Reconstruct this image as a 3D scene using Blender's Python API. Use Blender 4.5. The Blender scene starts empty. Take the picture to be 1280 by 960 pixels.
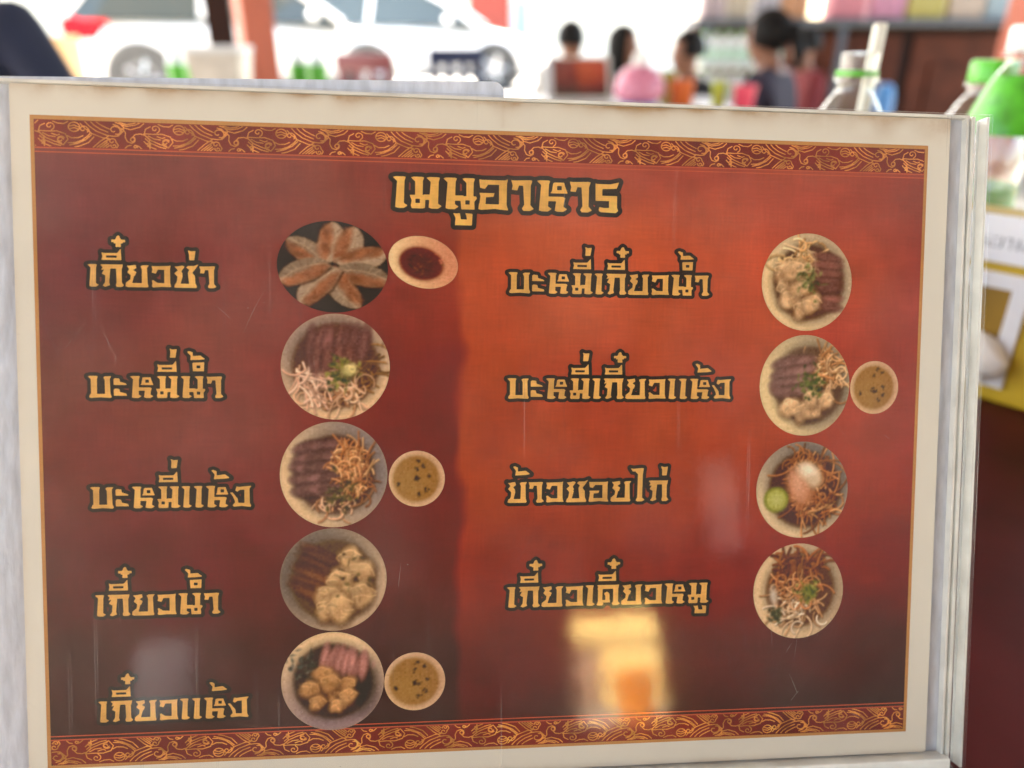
import bpy, bmesh, math, random
import numpy as np
from mathutils import Vector, Matrix
R = math.radians
random.seed(7); rng = np.random.default_rng(11)
S = bpy.context.scene
COL = S.collection

# ---------------------------------------------------------------- camera, world, sun, exposure
CAM_Z, PITCH, FPX = 0.973, R(25.0), 924.0            # the lens in photograph pixels (1280 wide)
cam_data = bpy.data.cameras.new("camera"); cam = bpy.data.objects.new("camera", cam_data); COL.objects.link(cam)
cam.location = (0, 0, CAM_Z); cam.rotation_euler = (R(90) - PITCH, 0, 0)
cam_data.sensor_width = 36.0; cam_data.lens = FPX / 1280 * 36.0
cam_data.clip_start = 0.01; cam_data.clip_end = 400
cam_data.dof.use_dof = True; cam_data.dof.focus_distance = 0.238; cam_data.dof.aperture_fstop = 5.6
S.camera = cam
world = bpy.data.worlds.new("World"); S.world = world; world.use_nodes = True
SUN_EL, SUN_AZ = R(52), R(-28)                       # azimuth from +Y (ahead) towards -X (left)
wn = world.node_tree.nodes; wl = world.node_tree.links
sky = wn.new("ShaderNodeTexSky"); sky.sky_type = 'NISHITA'; sky.sun_disc = False
sky.dust_density = 3.0; sky.ozone_density = .6; sky.air_density = .9; sky.sun_elevation = SUN_EL; sky.sun_rotation = SUN_AZ
bg = next(n for n in wn if n.type == 'BACKGROUND'); tint = wn.new("ShaderNodeMix"); tint.data_type = 'RGBA'; tint.blend_type = 'MULTIPLY'; tint.inputs['Factor'].default_value = 1; tint.inputs['B'].default_value = (1.0, .90, .74, 1)   # hazy warm daylight
wl.new(sky.outputs[0], tint.inputs['A']); wl.new(tint.outputs['Result'], bg.inputs[0]); bg.inputs[1].default_value = 0.13
sd = bpy.data.lights.new("sun", 'SUN'); sd.energy = 3.4; sd.angle = R(0.5); sd.color = (1, .95, .86)
sun = bpy.data.objects.new("sun", sd); COL.objects.link(sun)
to_sun = Vector((math.sin(SUN_AZ) * math.cos(SUN_EL), math.cos(SUN_AZ) * math.cos(SUN_EL), math.sin(SUN_EL)))
sun.rotation_euler = to_sun.to_track_quat('Z', 'Y').to_euler(); sun.location = (0, 0, 6)
S.view_settings.view_transform = 'Standard'; S.view_settings.look = 'None'
S.view_settings.exposure = 3.92; S.view_settings.gamma = 1.0; S.view_settings.use_curve_mapping = False
S.render.engine = 'CYCLES'; S.cycles.max_bounces = 10; S.cycles.transparent_max_bounces = 16; S.cycles.caustics_reflective = False; S.cycles.caustics_refractive = False

# ---------------------------------------------------------------- helpers
def lin(c):
    return tuple(((v / 255) / 12.92 if v / 255 <= .04045 else ((v / 255 + .055) / 1.055) ** 2.4) for v in c)
def mat(name, col, rough=.5, var=.12, scale=12., bump=0., spec=.5, metal=0., trans=0., ior=1.45, coat=0., emit=None):
    m = bpy.data.materials.new(name); m.use_nodes = True
    n, l = m.node_tree.nodes, m.node_tree.links; b = n['Principled BSDF']
    b.inputs['Base Color'].default_value = (*col, 1); b.inputs['Roughness'].default_value = rough; b.inputs['Metallic'].default_value = metal
    b.inputs['Specular IOR Level'].default_value = spec; b.inputs['Transmission Weight'].default_value = trans; b.inputs['IOR'].default_value = ior
    b.inputs['Coat Weight'].default_value = coat
    if var or bump:
        tc = n.new('ShaderNodeTexCoord'); no = n.new('ShaderNodeTexNoise'); no.inputs['Scale'].default_value = scale; no.inputs['Detail'].default_value = 6
        l.new(tc.outputs['Object'], no.inputs['Vector'])
        if var:
            cr = n.new('ShaderNodeValToRGB'); cr.color_ramp.elements[0].position = .3; cr.color_ramp.elements[1].position = .7
            cr.color_ramp.elements[0].color = (*[max(0, v * (1 - var)) for v in col], 1); cr.color_ramp.elements[1].color = (*[min(1, v * (1 + var)) for v in col], 1)
            l.new(no.outputs['Fac'], cr.inputs['Fac']); l.new(cr.outputs['Color'], b.inputs['Base Color'])
        if bump:
            bp = n.new('ShaderNodeBump'); bp.inputs['Strength'].default_value = bump; bp.inputs['Distance'].default_value = .002
            l.new(no.outputs['Fac'], bp.inputs['Height']); l.new(bp.outputs['Normal'], b.inputs['Normal'])
    return m
def new_obj(name, me, m=None, parent=None):
    o = bpy.data.objects.new(name, me); COL.objects.link(o)
    if m is not None:
        for q in (m if isinstance(m, (list, tuple)) else [m]): me.materials.append(q)
    if parent is not None: o.parent = parent
    return o
def thing(o, label, cat, group=None):
    o['label'] = label; o['category'] = cat
    if group: o['group'] = group
    return o
def empty(name, loc=(0, 0, 0), rz=0., label=None, cat=None, group=None):
    o = bpy.data.objects.new(name, None); COL.objects.link(o); o.empty_display_size = .05
    o.location = loc; o.rotation_euler = (0, 0, rz)
    if label: thing(o, label, cat, group)
    return o
def copy_tree(o, parent=None, keep=None):
    c = o.copy(); COL.objects.link(c); c.parent = parent
    for ch in list(o.children):
        if keep is None or ch.name.split('.')[0] in keep: copy_tree(ch, c, keep)
    return c
class MB:
    """collects shapes and links them as one mesh"""
    def __init__(s): s.bm = bmesh.new()
    def add(s, verts, faces):
        vs = [s.bm.verts.new(v) for v in verts]
        for f in faces:
            try: s.bm.faces.new([vs[i] for i in f])
            except ValueError: pass
        return s
    def box(s, c, d, rot=None, bev=0., seg=2):
        t = bmesh.new(); bmesh.ops.create_cube(t, size=1)
        bmesh.ops.scale(t, vec=d, verts=t.verts)
        if bev: bmesh.ops.bevel(t, geom=t.edges[:], offset=bev, segments=seg, affect='EDGES', profile=.6)
        M = Matrix.Translation(c) @ (rot.to_4x4() if rot is not None else Matrix())
        bmesh.ops.transform(t, matrix=M, verts=t.verts)
        return s.merge(t)
    def merge(s, t):
        me = bpy.data.meshes.new('tmp'); t.to_mesh(me); t.free(); s.bm.from_mesh(me); bpy.data.meshes.remove(me); return s
    def tube(s, pts, r, n=10, caps=True):
        pts = [Vector(p) for p in pts]; rr = r if isinstance(r, (list, tuple)) else [r] * len(pts)
        rings = []; up = Vector((0, 0, 1))
        for i, p in enumerate(pts):
            t = (pts[min(i + 1, len(pts) - 1)] - pts[max(i - 1, 0)]).normalized()
            a = t.cross(up if abs(t.z) < .95 else Vector((1, 0, 0))).normalized(); b = t.cross(a)
            rings.append([s.bm.verts.new(p + (a * math.cos(2 * math.pi * k / n) + b * math.sin(2 * math.pi * k / n)) * rr[i]) for k in range(n)])
        for A, B in zip(rings, rings[1:]):
            for k in range(n): s.bm.faces.new((A[k], A[(k + 1) % n], B[(k + 1) % n], B[k]))
        if caps: s.bm.faces.new(rings[0][::-1]); s.bm.faces.new(rings[-1])
        return s
    def lathe(s, prof, n=40, M=None, wob=None):
        M = M or Matrix(); rings = []
        for (r, z) in prof:
            if r < 1e-6: rings.append([s.bm.verts.new(M @ Vector((0, 0, z)))])
            else: rings.append([s.bm.verts.new(M @ Vector((r * (1 + (wob(2 * math.pi * k / n, z) if wob else 0)) * math.cos(2 * math.pi * k / n), r * (1 + (wob(2 * math.pi * k / n, z) if wob else 0)) * math.sin(2 * math.pi * k / n), z))) for k in range(n)])
        for A, B in zip(rings, rings[1:]):
            for k in range(n):
                k2 = (k + 1) % n
                if len(A) == 1 and len(B) == 1: continue
                if len(A) == 1: s.bm.faces.new((A[0], B[k2], B[k]))
                elif len(B) == 1: s.bm.faces.new((A[k], A[k2], B[0]))
                else: s.bm.faces.new((A[k], A[k2], B[k2], B[k]))
        return s
    def ball(s, c, r, rot=None, sub=3):
        t = bmesh.new(); bmesh.ops.create_icosphere(t, subdivisions=sub, radius=1)
        bmesh.ops.scale(t, vec=(r if isinstance(r, (tuple, list)) else (r, r, r)), verts=t.verts)
        bmesh.ops.transform(t, matrix=Matrix.Translation(c) @ (rot.to_4x4() if rot is not None else Matrix()), verts=t.verts)
        return s.merge(t)
    def build(s, name, m, parent=None, smooth=True, loc=None):
        bmesh.ops.recalc_face_normals(s.bm, faces=s.bm.faces[:])
        me = bpy.data.meshes.new(name); s.bm.to_mesh(me); s.bm.free()
        if smooth:
            me.polygons.foreach_set('use_smooth', [True] * len(me.polygons)); me.set_sharp_from_angle(angle=R(40))
        o = new_obj(name, me, m, parent)
        if loc is not None: o.location = loc
        return o
def at(u, v, y):
    """the point at distance y ahead that a spot of the photograph shows: used to read sizes and places off it"""
    xn, yn = (u - 640) / FPX, (v - 480) / FPX
    d = Vector((xn, math.cos(PITCH) - yn * math.sin(PITCH), -math.sin(PITCH) - yn * math.cos(PITCH)))
    return Vector((0, 0, CAM_Z)) + d * (y / d.y)
# ---------------------------------------------------------------- print artwork: lettering as signed distance fields
def rect(x0, y0, x1, y1): return [(x0, y0), (x1, y0), (x1, y1), (x0, y1)]
def stem(x0, x1, y0=0., y1=1., top=1, foot=1):
    p = [(x0 - (.06 if foot else 0), y0 + .03), (x0 + .04, y0), (x1 - .02, y0)]
    p += [(x1 + .11, y0 + .09), (x1 - .01, y0 + .17)] if foot else [(x1, y0)]
    p += [(x1 + .01, y1 - .14), (x1 + .05, y1 - .02), (x1 - .02, y1)]
    p += [(x0 - .03, y1), (x0 - .13, y1 - .03), (x0, y1 - .16)] if top else [(x0, y1)]
    return p
# glyph: (advance, [solid polygons], [hole polygons]); one unit is the height of a consonant
GL = {}
def G(ch, adv, solid, hole=()): GL[ch] = (adv, solid, list(hole))
G('e', .46, [stem(.13, .35)])
G('E', .98, [stem(.13, .34), stem(.63, .84)])
G('m', 1.02, [stem(.20, .43, .3, 1, 1, 0), [(.03, .43), (.52, .43), (.5, .02), (.44, 0), (.1, 0), (.07, .1), (.1, .25)],
              rect(.45, .27, .72, .45), stem(.66, .9)], [rect(.22, .18, .34, .30)])
G('n', 1.06, [stem(.14, .38), rect(.33, .27, .62, .45), [(.50, .43), (1.0, .43), (1.03, .36), (.95, .25), (.96, 0), (.55, 0), (.53, .25)],
              stem(.70, .92, .35, 1, 1, 0)], [rect(.68, .17, .80, .29)])
G('o', .98, [[(.02, .98), (.1, .96), (.8, .96), (.9, 1.0), (.86, .8), (.3, .8), (.2, .66), (.05, .70)],
             [(.62, .9), (.87, .9), (.86, .15), (.92, .02), (.62, .02)], [(0, .02), (.1, 0), (.5, .04), (.9, 0), (.86, .2), (.22, .2), (.02, .22)],
             [(.02, .1), (.22, .1), (.24, .4), (.46, .42), (.5, .55), (.02, .55), (.06, .45)]])
G('a', .76, [[(0, .98), (.1, .97), (.58, .99), (.66, .97), (.6, .78), (.25, .80), (.2, .64), (.02, .66), (.05, .8)],
             [(.36, .9), (.61, .9), (.60, .2), (.71, .07), (.58, 0), (.38, 0), (.33, .08), (.40, .2)]])
G('h', 1.02, [stem(.15, .39), rect(.36, .33, .86, .49), [(.52, .92), (.58, .94), (.86, .94), (.9, .8), (.98, .58), (.42, .58), (.48, .66)],
              stem(.63, .86, 0, .47, 0, 1)], [rect(.65, .70, .78, .82)])
G('r', .84, [[(.03, .95), (.1, .93), (.5, .93), (.78, 1.0), (.7, .78), (.28, .76), (.04, .70)], rect(.04, .38, .26, .9), rect(.04, .38, .72, .56),
             rect(.46, .05, .72, .5), [(.16, .2), (.3, .17), (.72, .18), (.76, .08), (.68, 0), (.2, .02), (.14, .08)]])
G('k', 1.02, [[(.04, .98), (.12, 1.0), (.9, 1.0), (.96, 1.03), (.92, .8), (.34, .8), (.06, .72), (.14, .86)],
              [(.24, .85), (.46, .85), (.4, .2), (.44, .08), (.24, 0), (.12, .05), (.22, .2), (.24, .5), (.1, .58), (.16, .7)],
              [(.66, .9), (.9, .9), (.9, .2), (.99, .08), (.88, 0), (.68, 0), (.64, .1), (.68, .2)]])
G('y', 1.02, [[(.04, .97), (.14, .95), (.44, 1.0), (.46, .84), (.34, .76), (.46, .68), (.4, .5), (.24, .5), (.08, .66), (.16, .8)],
              [(.4, .62), (.26, .1), (.02, .1), (.02, .2), (.2, .36), (.22, .56)],
              [(0, .06), (.08, 0), (.9, 0), (.93, .08), (.88, .2), (.04, .2)], [(.65, .05), (.90, .05), (.88, .85), (.97, .99), (.7, .98), (.6, .93), (.66, .8)]])
G('w', .86, [[(.02, .97), (.1, .95), (.7, .97), (.8, 1.0), (.76, .78), (.28, .78), (.2, .60), (.02, .66), (.06, .8)],
             [(.52, .9), (.77, .9), (.77, .15), (.83, .03), (.52, .03)], [(.02, .32), (.1, .34), (.26, .22), (.78, .2), (.8, .02), (.4, .03), (.08, 0), (.02, .05), (.05, .2)]])
G('s', 1.06, [[(.04, .98), (.12, .95), (.42, 1.0), (.5, .94), (.36, .74), (.42, .62), (.3, .46), (.2, .48), (.06, .64), (.2, .78)],
              [(.2, .6), (.42, .56), (.3, .1), (.08, .1), (.16, .3)], [(.04, .04), (.1, 0), (.94, 0), (.98, .06), (.93, .2), (.1, .2)],
              [(.66, .05), (.92, .05), (.9, .54), (.80, .68), (.92, .84), (1.07, 1.08), (.86, .99), (.62, .99), (.53, .91), (.66, .80), (.60, .68)]])
G('x', .96, [[(.02, .98), (.1, .95), (.38, 1.0), (.42, .84), (.3, .74), (.40, .6), (.3, .5), (.2, .5), (.05, .66), (.16, .8)],
             [(.2, .6), (.4, .56), (.3, .1), (.08, .1), (.18, .3)], [(.03, .04), (.1, 0), (.86, 0), (.9, .06), (.86, .2), (.08, .2)],
             [(.60, .05), (.86, .05), (.84, .85), (.92, .99), (.66, .98), (.56, .93), (.62, .8)]])
G('b', 1.0, [stem(.13, .38, .05, 1, 1, 0), [(.68, .05), (.92, .05), (.90, .85), (.97, .99), (.7, .98), (.62, .93), (.68, .8)],
             [(.04, .05), (.12, 0), (.5, .03), (.92, 0), (.97, .06), (.92, .2), (.1, .2)]])
G('u', .66, [[(.03, .86), (.1, .9), (.28, .88), (.3, .74), (.54, .66), (.58, .58), (.03, .58)],
             [(.03, .40), (.1, .44), (.26, .42), (.3, .28), (.54, .22), (.58, .1), (.03, .1)]])
G('g', .96, [[(0, .68), (.12, .70), (.34, .4), (.36, .2), (.22, .1), (.2, .3), (.12, .5)], [(.1, .1), (.16, .02), (.5, .05), (.86, 0), (.9, .06), (.84, .2), (.2, .22)],
             [(.6, .1), (.84, .1), (.83, .85), (.93, .99), (.66, .97), (.4, .94), (.28, .96), (.22, .76), (.32, .7), (.42, .78), (.6, .8)]])
G('I', .66, [[(.22, 1.4), (.46, 1.4), (.44, .2), (.56, .08), (.42, 0), (.2, 0), (.12, .06), (.2, .2)],
             [(-.12, 1.60), (.0, 1.56), (.4, 1.6), (.5, 1.58), (.46, 1.3), (.22, 1.3), (.1, 1.42), (-.02, 1.42)]])
G('t', 1.1, [[(.04, .98), (.12, 1.0), (.98, 1.0), (1.04, 1.03), (1.0, .8), (.06, .78), (.12, .9)], [(.1, .9), (.32, .9), (.3, .2), (.36, .08), (.3, 0), (.1, 0), (.04, .06), (.1, .2)],
             rect(.2, .14, .64, .28), rect(.42, .14, .62, .56), [(.42, .44), (.62, .44), (.6, .6), (.5, .68), (.36, .6)],
             [(.76, .9), (1.0, .9), (.99, .2), (1.08, .08), (.96, 0), (.76, 0), (.7, .1), (.76, .2)]])
MARK = {  # marks sit over the consonant before them; x from its start
 'i': ([[(.1, 1.53), (.2, 1.49), (.72, 1.5), (.88, 1.7), (.9, 1.17), (.1, 1.17), (.14, 1.35)]], [rect(.3, 1.29, .70, 1.37)]),
 '+': ([[(.66, 1.74), (.90, 1.74), (.85, 2.22), (.78, 2.27), (.70, 2.2)], rect(.5, 1.95, 1.06, 2.08), [(.58, 1.9), (.98, 1.9), (.88, 2.14), (.68, 2.14)]], []),
 '1': ([[(.62, 1.80), (.86, 1.80), (.92, 2.2), (.74, 2.18), (.60, 2.24), (.64, 2.1)]], []),
 "'": ([[(.66, 1.22), (.88, 1.22), (.94, 1.66), (.76, 1.63), (.60, 1.68), (.66, 1.5)]], []),
 '2': ([[(.26, 1.70), (.36, 1.73), (.50, 1.66), (.50, 1.48), (.84, 1.52), (1.06, 1.34), (.8, 1.30), (.36, 1.28), (.40, 1.5)]], []),
 'M': ([[(.5, 1.60), (1.0, 1.62), (.98, 1.2), (.52, 1.2)], [(.28, 2.08), (.38, 2.12), (.54, 2.06), (.54, 1.9), (.84, 1.92), (1.06, 1.74), (.8, 1.71), (.42, 1.70), (.44, 1.9)]], [rect(.68, 1.35, .82, 1.46)]),
 'U': ([[(.3, -.10), (.4, -.12), (.52, -.10), (.55, -.3), (.72, -.3), (.70, -.18), (.66, -.10), (.9, -.12), (.88, -.5), (.36, -.5), (.38, -.26)]], []),
}
def layout(s):
    """key string -> polygons (solid, hole), total width; marks hang on the glyph before them"""
    x = last = 0.; so, ho = [], []
    for ch in s:
        if ch in MARK:
            a, b = MARK[ch]; off = last
        else:
            adv, a, b = GL[ch]; off = x; last = x; x += adv
        for p in a: so.append(np.array(p) + (off, 0))
        for p in b: ho.append(np.array(p) + (off, 0))
    return so, ho, x
def poly_sdf(P, X, Y):
    d = np.full(X.shape, 1e9); inside = np.zeros(X.shape, bool); n = len(P)
    for i in range(n):
        ax, ay = P[i]; bx, by = P[(i + 1) % n]
        ex, ey = bx - ax, by - ay; wx, wy = X - ax, Y - ay
        t = np.clip((wx * ex + wy * ey) / (ex * ex + ey * ey + 1e-12), 0, 1)
        d = np.minimum(d, (wx - ex * t) ** 2 + (wy - ey * t) ** 2)
        c = ((ay <= Y) & (by > Y)) | ((by <= Y) & (ay > Y))
        inside ^= c & (X < ax + (Y - ay) * ex / (ey if abs(ey) > 1e-12 else 1e-12))
    d = np.sqrt(d)
    return np.where(inside, -d, d)
def text_field(s, x0, base, x1, cap, step):
    """signed distance (in mm) of a line of lettering fitted between x0 and x1 on the sheet"""
    so, ho, w = layout(s)
    sx = (x1 - x0) / w
    f = lambda P: np.stack([x0 + P[:, 0] * sx, base + P[:, 1] * cap], 1)
    gx = np.arange(x0 - 3, x1 + 3, step); gy = np.arange(base - .75 * cap, base + 2.6 * cap, step)
    X, Y = np.meshgrid(gx, gy)
    d = np.full(X.shape, 1e9)
    for P in so: d = np.minimum(d, poly_sdf(f(P), X, Y))
    dh = np.full(X.shape, 1e9)
    for P in ho: dh = np.minimum(dh, poly_sdf(f(P), X, Y))
    return gx, gy, d, np.maximum(d, -dh)
TITLE = ('emnUoahar', 106.6, 175.6, 179.2, 9.9)
NAMES = [('eki+yws\'a', 15.3, 149.8, 53.6, 6.9), ('buhmi1nMa', 14.6, 116.0, 55.2, 6.9), ('buhmi1Eh2g', 14.5, 81.8, 63.2, 6.9),
         ('eki+ywnMa', 15.2, 48.0, 53.4, 6.9), ('eki+ywEh2g', 15.4, 14.2, 61.6, 6.9),
         ('buhmi1eki+ywnMa', 142.9, 149.6, 209.6, 6.8), ('buhmi1eki+ywEh2g', 142.8, 115.8, 217.6, 6.8),
         ("x2awsoyIk'", 143.0, 82.0, 197.0, 7.0), ('eki+yweti+ywhmU', 143.2, 47.4, 211.4, 7.0)]
def field_mesh(name, gx, gy, d, z, m, parent, colour=None, unit=.001):
    """cells where d < 0 become faces, cut along d = 0; colour(x, y) -> rgb gives vertex colours"""
    ny, nx = d.shape; ins = d < 0
    a, b, c, e = ins[:-1, :-1], ins[:-1, 1:], ins[1:, 1:], ins[1:, :-1]
    cnt = a.astype(int) + b + c + e
    idx = np.full(ny * nx, -1); verts = []; faces = []
    use = np.zeros((ny, nx), bool); act = cnt > 0
    for sy, sx in ((0, 0), (0, 1), (1, 1), (1, 0)): use[sy:ny - 1 + sy, sx:nx - 1 + sx] |= act
    use &= ins; fl = np.flatnonzero(use.ravel()); idx[fl] = np.arange(len(fl))
    X, Y = np.meshgrid(gx, gy); pts = list(zip(X.ravel()[fl], Y.ravel()[fl]))
    J, I = np.nonzero(cnt == 4)
    base = J * nx + I
    faces = np.stack([idx[base], idx[base + 1], idx[base + nx + 1], idx[base + nx]], 1).tolist()
    ed = {}
    J, I = np.nonzero((cnt > 0) & (cnt < 4))
    for j, i in zip(J.tolist(), I.tolist()):
        k = ((j, i), (j, i + 1), (j + 1, i + 1), (j + 1, i)); poly = []
        for q in range(4):
            p, r = k[q], k[(q + 1) % 4]; dp, dr = d[p], d[r]
            if dp < 0: poly.append(int(idx[p[0] * nx + p[1]]))
            if (dp < 0) != (dr < 0):
                key = (p, r) if p < r else (r, p)
                if key not in ed:
                    t = dp / (dp - dr); ed[key] = len(pts)
                    pts.append((gx[p[1]] + (gx[r[1]] - gx[p[1]]) * t, gy[p[0]] + (gy[r[0]] - gy[p[0]]) * t))
                poly.append(ed[key])
        if len(poly) > 2: faces.append(poly)
    P = np.array(pts, float)
    me = bpy.data.meshes.new(name)
    me.from_pydata([(x * unit, y * unit, z * unit) for x, y in P], [], faces); me.update()
    if colour is not None:
        rgb = colour(P[:, 0], P[:, 1]); at_ = me.color_attributes.new('print', 'FLOAT_COLOR', 'POINT')
        at_.data.foreach_set('color', np.concatenate([rgb, np.ones((len(P), 1))], 1).astype(np.float32).ravel())
    return new_obj(name, me, m, parent)
def quad_mesh(name, x0, y0, x1, y1, z, m, parent, unit=.001):
    me = bpy.data.meshes.new(name); me.from_pydata([(x * unit, y * unit, z * unit) for x, y in ((x0, y0), (x1, y0), (x1, y1), (x0, y1))], [], [(0, 1, 2, 3)])
    return new_obj(name, me, m, parent)
ILL, HAZE, PGAIN = .98, .022, 1.0                       # reads an ink's own colour out of the photographed one
def ink(c):
    c = np.asarray(c, float) / 255
    l = np.where(c <= .04045, c / 12.92, ((c + .055) / 1.055) ** 2.4)
    return np.clip((l - HAZE) / ILL * PGAIN, .004, .9)
# ---- printed food pictures, painted stroke by stroke
class Dish:
    def __init__(s, n=150):
        g = np.linspace(-1.04, 1.04, n); s.g = g; s.X, s.Y = np.meshgrid(g, g); s.c = np.zeros((n, n, 3)); s.px = g[1] - g[0]
    def put(s, a, col): s.c += (np.asarray(col, float) - s.c) * np.clip(a, 0, 1)[..., None]
    def ell(s, x, y, rx, ry, col, rot=0., soft=.04, a=1.):
        ca, sa = math.cos(R(rot)), math.sin(R(rot)); u = (s.X - x) * ca + (s.Y - y) * sa; v = -(s.X - x) * sa + (s.Y - y) * ca
        r = np.sqrt((u / rx) ** 2 + (v / ry) ** 2); s.put(np.clip((1 - r) * min(rx, ry) / soft * .5 + .5, 0, 1) * a, col)
    def poly(s, P, col, soft=.03, a=1.): s.put(np.clip(-poly_sdf(P, s.X, s.Y) / soft + .5, 0, 1) * a, col)
    def line(s, P, w, col, a=1.):
        P = np.asarray(P); x0, y0 = P.min(0) - w - .05; x1, y1 = P.max(0) + w + .05
        i0, i1 = np.searchsorted(s.g, (x0, x1)); j0, j1 = np.searchsorted(s.g, (y0, y1))
        if i1 <= i0 or j1 <= j0: return
        X, Y = s.X[j0:j1, i0:i1], s.Y[j0:j1, i0:i1]; d = np.full(X.shape, 9.)
        for (ax, ay), (bx, by) in zip(P, P[1:]):
            ex, ey = bx - ax, by - ay; t = np.clip(((X - ax) * ex + (Y - ay) * ey) / (ex * ex + ey * ey + 1e-9), 0, 1)
            d = np.minimum(d, np.hypot(X - ax - ex * t, Y - ay - ey * t))
        al = np.clip((w / 2 - d) / s.px + .5, 0, 1) * a; sub = s.c[j0:j1, i0:i1]; sub += (np.asarray(col, float) - sub) * al[..., None]
    def bowl(s, light, dark, ang, inner, ri=.76, ioff=(0, 0), shade=(60, 50, 40)):
        t = (s.X * math.cos(R(ang)) + s.Y * math.sin(R(ang))) * .5 + .5
        s.c[:] = np.asarray(dark, float) + (np.asarray(light, float) - np.asarray(dark, float)) * np.clip(t * 1.3 - .15, 0, 1)[..., None]
        r = np.hypot(s.X, s.Y); s.put(np.clip((r - .955) / .05, 0, 1) * .35, np.asarray(light) * .8)
        s.ell(*ioff, ri + .04, ri + .04, shade, 0, .12, .5); s.ell(*ioff, ri, ri, inner, 0, .05)
    def noodles(s, n, x, y, rx, ry, cols, w=.035, curl=2.2, ln=.5, rot=None):
        for _ in range(n):
            a = rng.uniform(0, 6.28); q = math.sqrt(rng.uniform(0, 1)); px, py = x + rx * q * math.cos(a), y + ry * q * math.sin(a)
            th = rng.uniform(0, 6.28) if rot is None else R(rot) + rng.normal(0, .35); k = rng.normal(0, curl); P = [(px, py)]; L = ln * rng.uniform(.6, 1.3) / 8
            for i in range(8): th += k * L * 2; px += L * math.cos(th); py += L * math.sin(th); P.append((px, py))
            col = np.asarray(cols[rng.integers(len(cols))], float) * rng.uniform(.8, 1.12)
            s.line(np.array(P) + (.012, -.018), w * 1.25, col * .42, .42); s.line(P, w, col); s.line(np.array(P) + (-.004, .008), w * .4, np.minimum(col * 1.2, 255), .7)
    def slices(s, n, x0, y0, x1, y1, L, wd, rot, col, edge):
        for i in range(n):
            t = np.clip(i / max(1, n - 1) + rng.normal(0, .035), 0, 1); rot_, rot = rot if i == 0 else rot_, (rot if i == 0 else rot_) + rng.normal(0, 6); x, y = x0 + (x1 - x0) * t, y0 + (y1 - y0) * t; c = np.asarray(col, float) * rng.uniform(.85, 1.12)
            s.ell(x, y, L * 1.06, wd * 1.25, np.asarray(edge), rot, .05); s.ell(x, y + .01, L, wd, c, rot, .05)
            s.ell(x - .02, y + .02, L * .7, wd * .4, np.minimum(c * 1.18, 255), rot, .05, .5)
            for _ in range(5): s.ell(x + rng.normal(0, L * .4), y + rng.normal(0, wd * .4), .05, .02, c * rng.uniform(.7, 1.2), rot, .03, .5)
    def wontons(s, pts, r, col, dark):
        for (x, y, a) in pts:
            c = np.asarray(col, float) * rng.uniform(.9, 1.06); rr = r * rng.uniform(.85, 1.15)
            s.ell(x + .02, y - .04, rr * 1.12, rr * .82, np.asarray(dark) * .55, a, .08, .8); s.ell(x, y, rr, rr * .68, c, a, .05)
            for k in range(6):
                th = rng.uniform(0, 360); s.ell(x + rr * .5 * math.cos(R(th)), y + rr * .4 * math.sin(R(th)), rr * .42, rr * .2, c * rng.uniform(.78, 1.13), th + 40, .05, .7)
            s.ell(x + rng.normal(0, .2) * rr, y - rr * .2, rr * .4, rr * .16, np.asarray(dark) * 1.15, a + rng.uniform(-40, 40), .12, .42)
            for k in range(4):                                                # folds of the skin
                th = R(a + rng.uniform(-180, 180)); L_ = rr * rng.uniform(.4, .8); bx, by = x + rr * .25 * math.cos(th), y + rr * .2 * math.sin(th); q = th + rng.uniform(-.5, .5)
                s.line([(bx, by), (bx + L_ * .5 * math.cos(q), by + L_ * .4 * math.sin(q)), (bx + L_ * math.cos(q + .4), by + L_ * .7 * math.sin(q + .4))], .03, np.minimum(c * rng.choice([.7, 1.16]), 255), .6)
            P = [(x + rr * .9 * math.cos(q + R(a)) * (1 + .12 * math.sin(5 * q)), y + rr * .66 * math.sin(q + R(a)) * (1 + .1 * math.cos(4 * q))) for q in np.linspace(-1, 2, 9)]
            s.line(P, .03, np.minimum(c * 1.14, 255), .6)
    def herbs(s, n, x, y, r, cols=((70, 85, 30), (110, 115, 45), (45, 60, 25), (150, 145, 70))):
        for _ in range(n):
            c = np.asarray(cols[rng.integers(len(cols))], float) * rng.uniform(.8, 1.15)
            s.ell(x + rng.normal(0, r * .5), y + rng.normal(0, r * .5), rng.uniform(.02, .06), rng.uniform(.012, .035), c, rng.uniform(0, 180), .02, .9)
    def grain(s, amt=3.5):
        for _ in range(2):
            q = np.pad(s.c, ((1, 1), (1, 1), (0, 0)), mode='edge'); s.c = (q[:-2, 1:-1] + q[2:, 1:-1] + q[1:-1, :-2] + q[1:-1, 2:] + 2 * q[1:-1, 1:-1]) / 6
        n = s.c.shape[0]; k = rng.normal(0, amt, (n // 3 + 2, n // 3 + 2, 1)); s.c += np.kron(k, np.ones((3, 3, 1)))[:n, :n]; s.c = 118 + (s.c - 118) * 1.16; np.clip(s.c, 4, 255, out=s.c)
    def sampler(s, cx, cy, rx, ry, tilt=0.):
        ca, sa = math.cos(R(tilt)), math.sin(R(tilt)); n = len(s.g)
        def f(x, y):
            u, v = ((x - cx) * ca + (y - cy) * sa) / rx, (-(x - cx) * sa + (y - cy) * ca) / ry
            fx = np.clip((u - s.g[0]) / s.px, 0, n - 1.001); fy = np.clip((v - s.g[0]) / s.px, 0, n - 1.001); i = fx.astype(int); j = fy.astype(int); tx = (fx - i)[:, None]; ty = (fy - j)[:, None]
            c = (s.c[j, i] * (1 - tx) + s.c[j, i + 1] * tx) * (1 - ty) + (s.c[j + 1, i] * (1 - tx) + s.c[j + 1, i + 1] * tx) * ty
            k = ink(c); k[:, 2] *= 1.22; k[:, 0] *= 1.02; return k
        return f
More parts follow.
